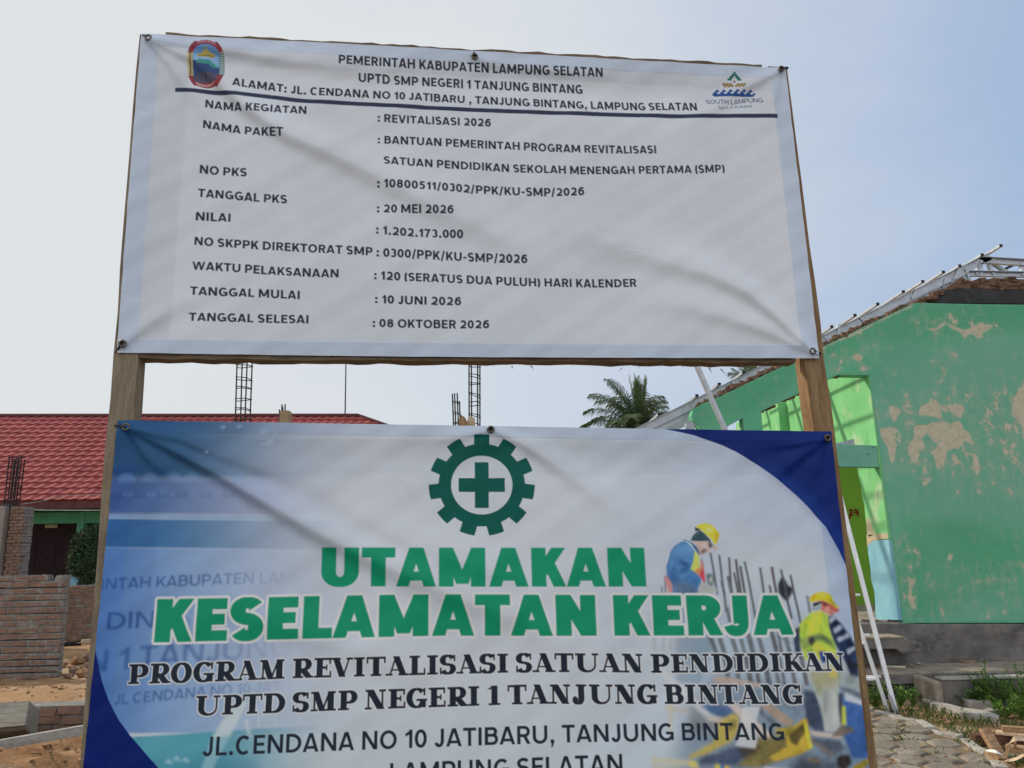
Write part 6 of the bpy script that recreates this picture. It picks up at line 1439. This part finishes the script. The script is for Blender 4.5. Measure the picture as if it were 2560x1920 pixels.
for a, b in zip(e2, e2[1:]):
    n = max(1, int((b - a).length / .17))
    for k in range(n):
        p_, r_ = a.lerp(b, k / n), a.lerp(b, (k + .93) / n); d = (r_ - p_).normalized(); s2 = Vector((-d.y, d.x, 0)) * random.uniform(.07, .11); z = Vector((0, 0, random.uniform(.045, .07)))
        q.slab([p_ + z, r_ + z, r_ + s2 + z, p_ + s2 * random.uniform(.8, 1.1) + z], (0, 0, -.09))
tag(q.build('path_edging', M['pale_concrete'], bevel=.006, origin=(2, 5, 0)), kind='structure')

# ---------------------------------------------------------------- aluminium folding ladder
foot = G(2232, 1786)
lad = empty('folding_ladder', foot, 'aluminium folding ladder leaning behind the right edge of the lower banner', 'ladder')
def rail_(a, b, w, h, name='rail'):
    q = MB(); q.channel(a, b, w, h, .006, up=(-.25, -.95, 0)); return q.build(name, M['alu'], lad)
f1 = P(2240, 1783, foot.y - .02); t1 = P(2072, 1130, foot.y + .45); rail_(f1, t1, .036, .075)
f2 = P(2222, 1785, foot.y + .06); t2 = P(2092, 1400, foot.y + .16); rail_(f2, t2, .03, .065)
lw = Vector((-.46, 0, 0)); rail_(f1 + lw + Vector((0, 0, 0)), t1 + lw * .85, .036, .075); rail_(f2 + lw, t2 + lw * .9, .03, .065)
for k, py in enumerate((1700, 1612, 1538, 1470, 1410)):
    t = (1785 - py) / (1785 - 1400); p = f2.lerp(t2, t); q = MB(); q.box((p.x - .455, p.y - .03, p.z - .012), (p.x - .01, p.y + .03, p.z + .012)); q.build('rung', M['alu'], lad, bevel=.003)
for k in range(6):
    t = .12 + k * .15; p = f1.lerp(t1, t) + Vector((0, .02, 0)); q = MB(); q.box((p.x - .44, p.y + .06, p.z - .011), (p.x - .015, p.y + .09, p.z + .011)); q.build('rung', M['alu'], lad, bevel=.003)
for p in (f1, f1 + lw): q = MB(); q.box((p.x - .035, p.y - .03, -.0), (p.x + .02, p.y + .09, .035)); q.build('foot', M['dark_end'], lad, bevel=.004)
q = MB(); q.slab([f1 + Vector((-.03, -.045, .02)), f1 + Vector((.0, -.045, .02)), f1 + Vector((-.045, -.045, .17)), f1 + Vector((-.08, -.045, .17))], (0, .005, 0)); q.build('hinge_plate', M['steel'], lad)

# ---------------------------------------------------------------- wood offcuts at the lower right corner
def offcut(a, b, w, h, label, mat='scrap', za=.05, zb=.05, name='wood_offcut', group=None):
    q = MB(); q.beam(G(*a, za), G(*b, zb), w, h); return tag(rough(q, 8, .003).build(name, M[mat], bevel=.002), label, 'wood offcut', group)
offcut((2460, 1822), (2506, 1900), .075, .04, 'orange brown split plank leaning on the offcut pile', 'scrap', .24, .06)
offcut((2432, 1848), (2640, 1844), .10, .08, 'dark brown old beam lying across the back of the offcut pile', 'old_wood', .05, .06)
offcut((2505, 1822), (2640, 1832), .06, .05, 'light brown lath at the top of the offcut pile', 'scrap', .13, .13)
offcut((2490, 1830), (2600, 1842), .09, .02, 'yellowish torn board under the light brown lath', 'pale_wood', .10, .10)
offcut((2476, 1884), (2506, 1918), .08, .05, 'short brown block standing low at the front of the pile', 'scrap', .06, .03)
offcut((2515, 1870), (2640, 1885), .10, .05, 'brown plank with a knot on the right of the pile', 'scrap', .10, .10)
offcut((2500, 1890), (2640, 1895), .12, .03, 'weathered grey plank beneath the knotted one', 'grey_wood', .03, .03)
offcut((2500, 1872), (2640, 1872), .05, .04, 'dark stick between the knotted plank and old beam', 'old_wood', .05, .05)
def curl(pts, w, label, mat):
    q = MB(); P3 = [G(x, y, z) for x, y, z in pts]; f = []
    V = []
    for i, p in enumerate(P3):
        d = (P3[min(i + 1, len(P3) - 1)] - P3[max(i - 1, 0)]).normalized(); s2 = Vector((-d.y, d.x, .55)).normalized() * w * (.5 + .5 * math.sin(math.pi * (i + .5) / len(P3))); V += [p - s2, p + s2]
    q.add(V, [(2 * i, 2 * i + 1, 2 * i + 3, 2 * i + 2) for i in range(len(P3) - 1)]); o = q.build('veneer_strip', M[mat]); s = o.modifiers.new('thickness', 'SOLIDIFY'); s.thickness = .004; s2 = o.modifiers.new('smooth', 'SUBSURF'); s2.levels = s2.render_levels = 2
    return tag(o, label, 'veneer strip')
curl([(2464, 1876, .14), (2478, 1877, .15), (2494, 1880, .16), (2506, 1888, .12), (2512, 1896, .10)], .018, 'bright white veneer strip curling over the split plank', 'paper')
curl([(2516, 1900, .06), (2530, 1900, .12), (2545, 1896, .14), (2575, 1880, .20)], .035, 'white and brown veneer strip sweeping up at the right edge', 'pale_wood')
curl([(2516, 1898, .08), (2519, 1875, .16), (2524, 1856, .24), (2536, 1846, .28), (2556, 1848, .26), (2580, 1856, .25)], .025, 'pale hooked veneer strip rising from the middle of the pile', 'pale_wood')
curl([(2476, 1914, .03), (2492, 1910, .05), (2520, 1912, .06), (2536, 1918, .04)], .03, 'tan bark strip lying at the front of the pile', 'scrap')
curl([(2540, 1872, .1), (2538, 1860, .18), (2534, 1848, .25)], .014, 'short narrow veneer strip beside the hooked one', 'pale_wood')

# ---------------------------------------------------------------- weeds and grass
def weed(c, h, n, label, leaf=.04, spread=.3, group='weeds along the planter wall'):
    root = empty('weed_plant', c, label, 'weed', group); m = MB(); st = MB()
    for k in range(n):
        a = random.uniform(0, 6.283); l = h * random.uniform(.5, 1.1); tip = Vector(c) + Vector((math.cos(a) * spread * random.random(), math.sin(a) * spread * random.random(), l)); mid = Vector(c).lerp(tip, .5) + Vector((0, 0, l * .12))
        st.tube([c, mid, tip], (.004, .003, .0015), 4)
        for j in range(10):
            t = random.uniform(.25, 1); p = Vector(c).lerp(mid, min(1, t * 2)) if t < .5 else mid.lerp(tip, t * 2 - 1); d = Vector((random.gauss(0, 1), random.gauss(0, 1), random.uniform(-.2, .9))).normalized(); s = d.cross(Vector((0, 0, 1))).normalized() * leaf * .3; d *= leaf * random.uniform(.6, 1.3)
            m.add([p, p + d * .5 + s, p + d, p + d * .5 - s], [(0, 1, 2, 3)])
    m.build('leaves', M['weed'], root); st.build('stem', M['weed'], root)
random.seed(31)
wl_ = 'leafy green weeds '
for i, (x, y, h, n, sp) in enumerate(((2470, 1770, .42, 26, .20), (2445, 1768, .20, 14, .18), (2500, 1775, .30, 24, .24), (2535, 1780, .30, 24, .26), (2410, 1766, .12, 8, .12), (2565, 1772, .4, 22, .28), (2515, 1795, .2, 20, .25), (2555, 1800, .2, 20, .25))):
    weed(G(x, y), h, n, ('tall leafy weed reaching over the planter coping', 'mid height weed left of the tall leafy one', 'bushy weed right of the tall leafy one', 'wide bushy weed before the planter near the right edge', 'small weed at the left end of the planter front', 'tall weed at the right edge of the picture', 'low spreading weed before the bushy ones', 'low weed above the offcut pile at the right edge')[i], spread=sp)
for i, (x, y, h, n, sp) in enumerate(((2190, 1772, .26, 20, .22), (2250, 1772, .20, 14, .2), (2285, 1768, .22, 10, .14), (2165, 1776, .24, 16, .2), (2310, 1756, .14, 8, .12))):
    weed(G(x, y), h, n, ('weed at the terrace foot left of the ladder', 'weed at the terrace foot just right of the ladder', 'upright weed between ladder and planter wall', 'weed by the right post behind the ladder foot', 'small weed against the end of the planter wall')[i], spread=sp, group='weeds at the terrace foot')
m = MB(); random.seed(13)
cl = [(2235, 1830), (2260, 1838), (2300, 1822), (2330, 1836), (2355, 1818), (2380, 1824), (2400, 1840), (2420, 1848), (2360, 1788), (2330, 1790), (2420, 1810), (2450, 1815), (2480, 1812), (2300, 1776), (2280, 1790), (2520, 1815), (2540, 1822), (2340, 1768), (2250, 1786), (2400, 1868), (2440, 1880), (2270, 1862), (2350, 1900), (2480, 1930), (2550, 1915), (2500, 1800), (2315, 1800), (2390, 1798), (2440, 1838), (2210, 1780), (2180, 1780), (2530, 1900)]
for x, y in cl:
    for k in range(26):
        p = G(x + random.gauss(0, 15), y + random.gauss(0, 5)); h = random.uniform(.02, .085); a = random.uniform(0, 6.283); d = Vector((math.cos(a), math.sin(a), 0)); w = Vector((-d.y, d.x, 0)) * .0035
        m.add([p - w, p + w, p + d * h * .3 + w * .7 + Vector((0, 0, h * .7)), p + d * h * .7 + Vector((0, 0, h)), p + d * h * .3 - w * .7 + Vector((0, 0, h * .7))], [(0, 1, 2, 3, 4)])
tag(m.build('grass', M['grass'], origin=(3.5, 7, 0)), kind='stuff')

# ---------------------------------------------------------------- coconut palms behind the hall
def palm(c, label, fronds, sc=1., ground=0.):
    root = empty('palm_tree', (c.x, c.y, ground), label, 'palm tree', 'coconut palms behind the hall')
    m = MB(); m.tube([(c.x - .3, c.y, ground), (c.x - .1, c.y, c.z * .5), c], (.2, .15, .13), 9); m.build('trunk', M['trunk'], root)
    for (az, el, L, droop, kind) in fronds:
        q = MB(); n = 20; L *= sc; pts = []
        d = Vector((math.cos(R(az)) * math.cos(R(el)), math.sin(R(az)) * math.cos(R(el)), math.sin(R(el)))); p = c.copy()
        for k in range(n + 1):
            pts.append(p.copy()); p = p + d * L / n; d = (d + Vector((0, 0, -droop / n * (.3 + 2.0 * k / n)))).normalized()
        q.tube(pts, [.028 * sc * (1 - .88 * k / n) for k in range(n + 1)], 5)
        N = 66
        for k in range(6, N):
            t = k / N; i = min(n - 1, int(t * n)); b = pts[i].lerp(pts[i + 1], t * n - i); dd = (pts[i + 1] - pts[i]).normalized(); sd = dd.cross(Vector((0, 0, 1)))
            sd = sd.normalized() if sd.length > .05 else Vector((1, 0, 0)); up_v = sd.cross(dd).normalized()
            ll = .78 * sc * (math.sin(math.pi * min(1, .16 + t * .80)) ** .7) * random.uniform(.8, 1.12)
            for s_ in (-1, 1):
                if kind == 1:                                        # young upright frond, leaflets still folded along it
                    v = dd * 1.0 + sd * s_ * random.uniform(.16, .42) + up_v * random.uniform(-.2, .2); sagv = -.04
                    ll2 = ll * .62
                else:
                    v = dd * .62 + sd * s_ * .72 + up_v * random.uniform(.0, .3); sagv = -random.uniform(.5, 1.1); ll2 = ll
                v.normalize(); q1 = b + v * ll2 * .45 + Vector((0, 0, sagv * ll2 * .12)); q2 = b + v * ll2 * .82 + Vector((0, 0, sagv * ll2 * .62)); w = dd * (.0145 if kind == 1 else .012) * sc
                q.add([b - w * .7, b + w * .7, q1 + w, q2 + Vector((0, 0, -.02)), q1 - w], [(0, 1, 2, 3, 4)])
        q.build('frond', M['spear'] if kind == 1 else M['frond'], root)
random.seed(17)
pc = P(1602, 1082, 26)
sp_ = [(random.uniform(0, 360), random.uniform(79, 89), random.uniform(1.75, 2.1), random.uniform(.0, .16), 1) for _ in range(16)]
old = [(178, 70, 2.3, .9, 0), (186, 58, 2.3, 1.1, 0), (176, 46, 2.2, 1.1, 0), (190, 28, 2.3, 1.0, 0), (172, 12, 2.4, .7, 0), (184, 4, 3.0, .35, 0), (160, 58, 2.4, 1.1, 0), (212, 50, 2.2, 1.1, 0), (0, 58, 1.45, 1.6, 0), (350, 70, 1.5, 1.5, 0), (25, 64, 1.6, 1.4, 0), (330, 46, 1.4, 1.5, 0), (280, 60, 1.6, 1.3, 0), (250, 40, 1.7, 1.3, 0), (120, 55, 2.2, 1.0, 0), (200, 72, 2.2, 1.1, 0), (150, 70, 2.2, .9, 0), (262, 70, 1.9, 1.2, 0), (230, 58, 2.0, 1.3, 0), (300, 66, 1.7, 1.4, 0), (195, 36, 2.1, 1.2, 0), (205, 16, 2.0, .9, 0), (225, 28, 1.8, 1.0, 0), (310, 30, 1.3, 1.2, 0), (270, 20, 1.4, 1.0, 0)]
palm(pc, 'coconut palm whose crown shows between the banners left of the rake', sp_ + old)
palm(P(1884, 978, 34), 'second coconut palm, only its tips showing over the roof battens', [(90, 82, 1.5, .1, 0), (150, 62, 1.5, .6, 0), (30, 60, 1.4, .6, 0), (185, 52, 1.4, .7, 0), (355, 52, 1.3, .7, 0), (270, 66, 1.4, .6, 0), (210, 70, 1.5, .5, 0)])

# ---------------------------------------------------------------- far tree belt beyond the site
random.seed(23); m = MB()
for k in range(520):
    a = random.uniform(R(-75), R(75)); d = random.uniform(95, 125); c = Vector((math.sin(a) * d, math.cos(a) * d, 0)); h = random.uniform(3.0, 6.5)
    for j in range(26):
        p = c + Vector((random.gauss(0, 1.8), random.gauss(0, 1.5), h * random.random() ** .7)); s2 = random.uniform(.5, 1.3); v = Vector((random.gauss(0, 1), random.gauss(0, 1), random.gauss(0, .6))).normalized(); w = v.cross(Vector((random.gauss(0, 1), random.gauss(0, 1), 1))).normalized()
        m.add([p + v * s2, p + w * s2 * .8, p - v * s2 * .9, p - w * s2 * .8], [(0, 1, 2, 3)])
tag(m.build('distant_trees', M['leafdark'], origin=(0, 110, 0)), kind='stuff')
# dry leaves, wood crumbs and grit strewn over the path edge and bare soil
random.seed(41); m = MB()
for k in range(190):
    x, y = random.uniform(2150, 2580), random.uniform(1785, 1925); p = G(x, y); z = .062 if inside(p.x, p.y, poly) else ground_z(p.x, p.y) + .008; s2 = random.choice((.006, .008, .012, .02)) * random.uniform(.7, 1.3)
    if k % 3: m.rock((p.x, p.y, z), s2 * .7, flat=.6, mi=k % 2)
    else:
        a = random.uniform(0, 6.283); d = Vector((math.cos(a), math.sin(a), random.uniform(-.2, .3))) * s2 * 1.8; w = Vector((-math.sin(a), math.cos(a), .2)) * s2 * .6; c = Vector((p.x, p.y, z + .004)); m.add([c - d, c + w + Vector((0, 0, .004)), c + d, c - w], [(0, 1, 2, 3)], 2)
tag(m.build('leaf_litter', [M['clod'], M['pale_concrete'], M['scrap']], origin=(3.5, 7, 0)), kind='stuff')
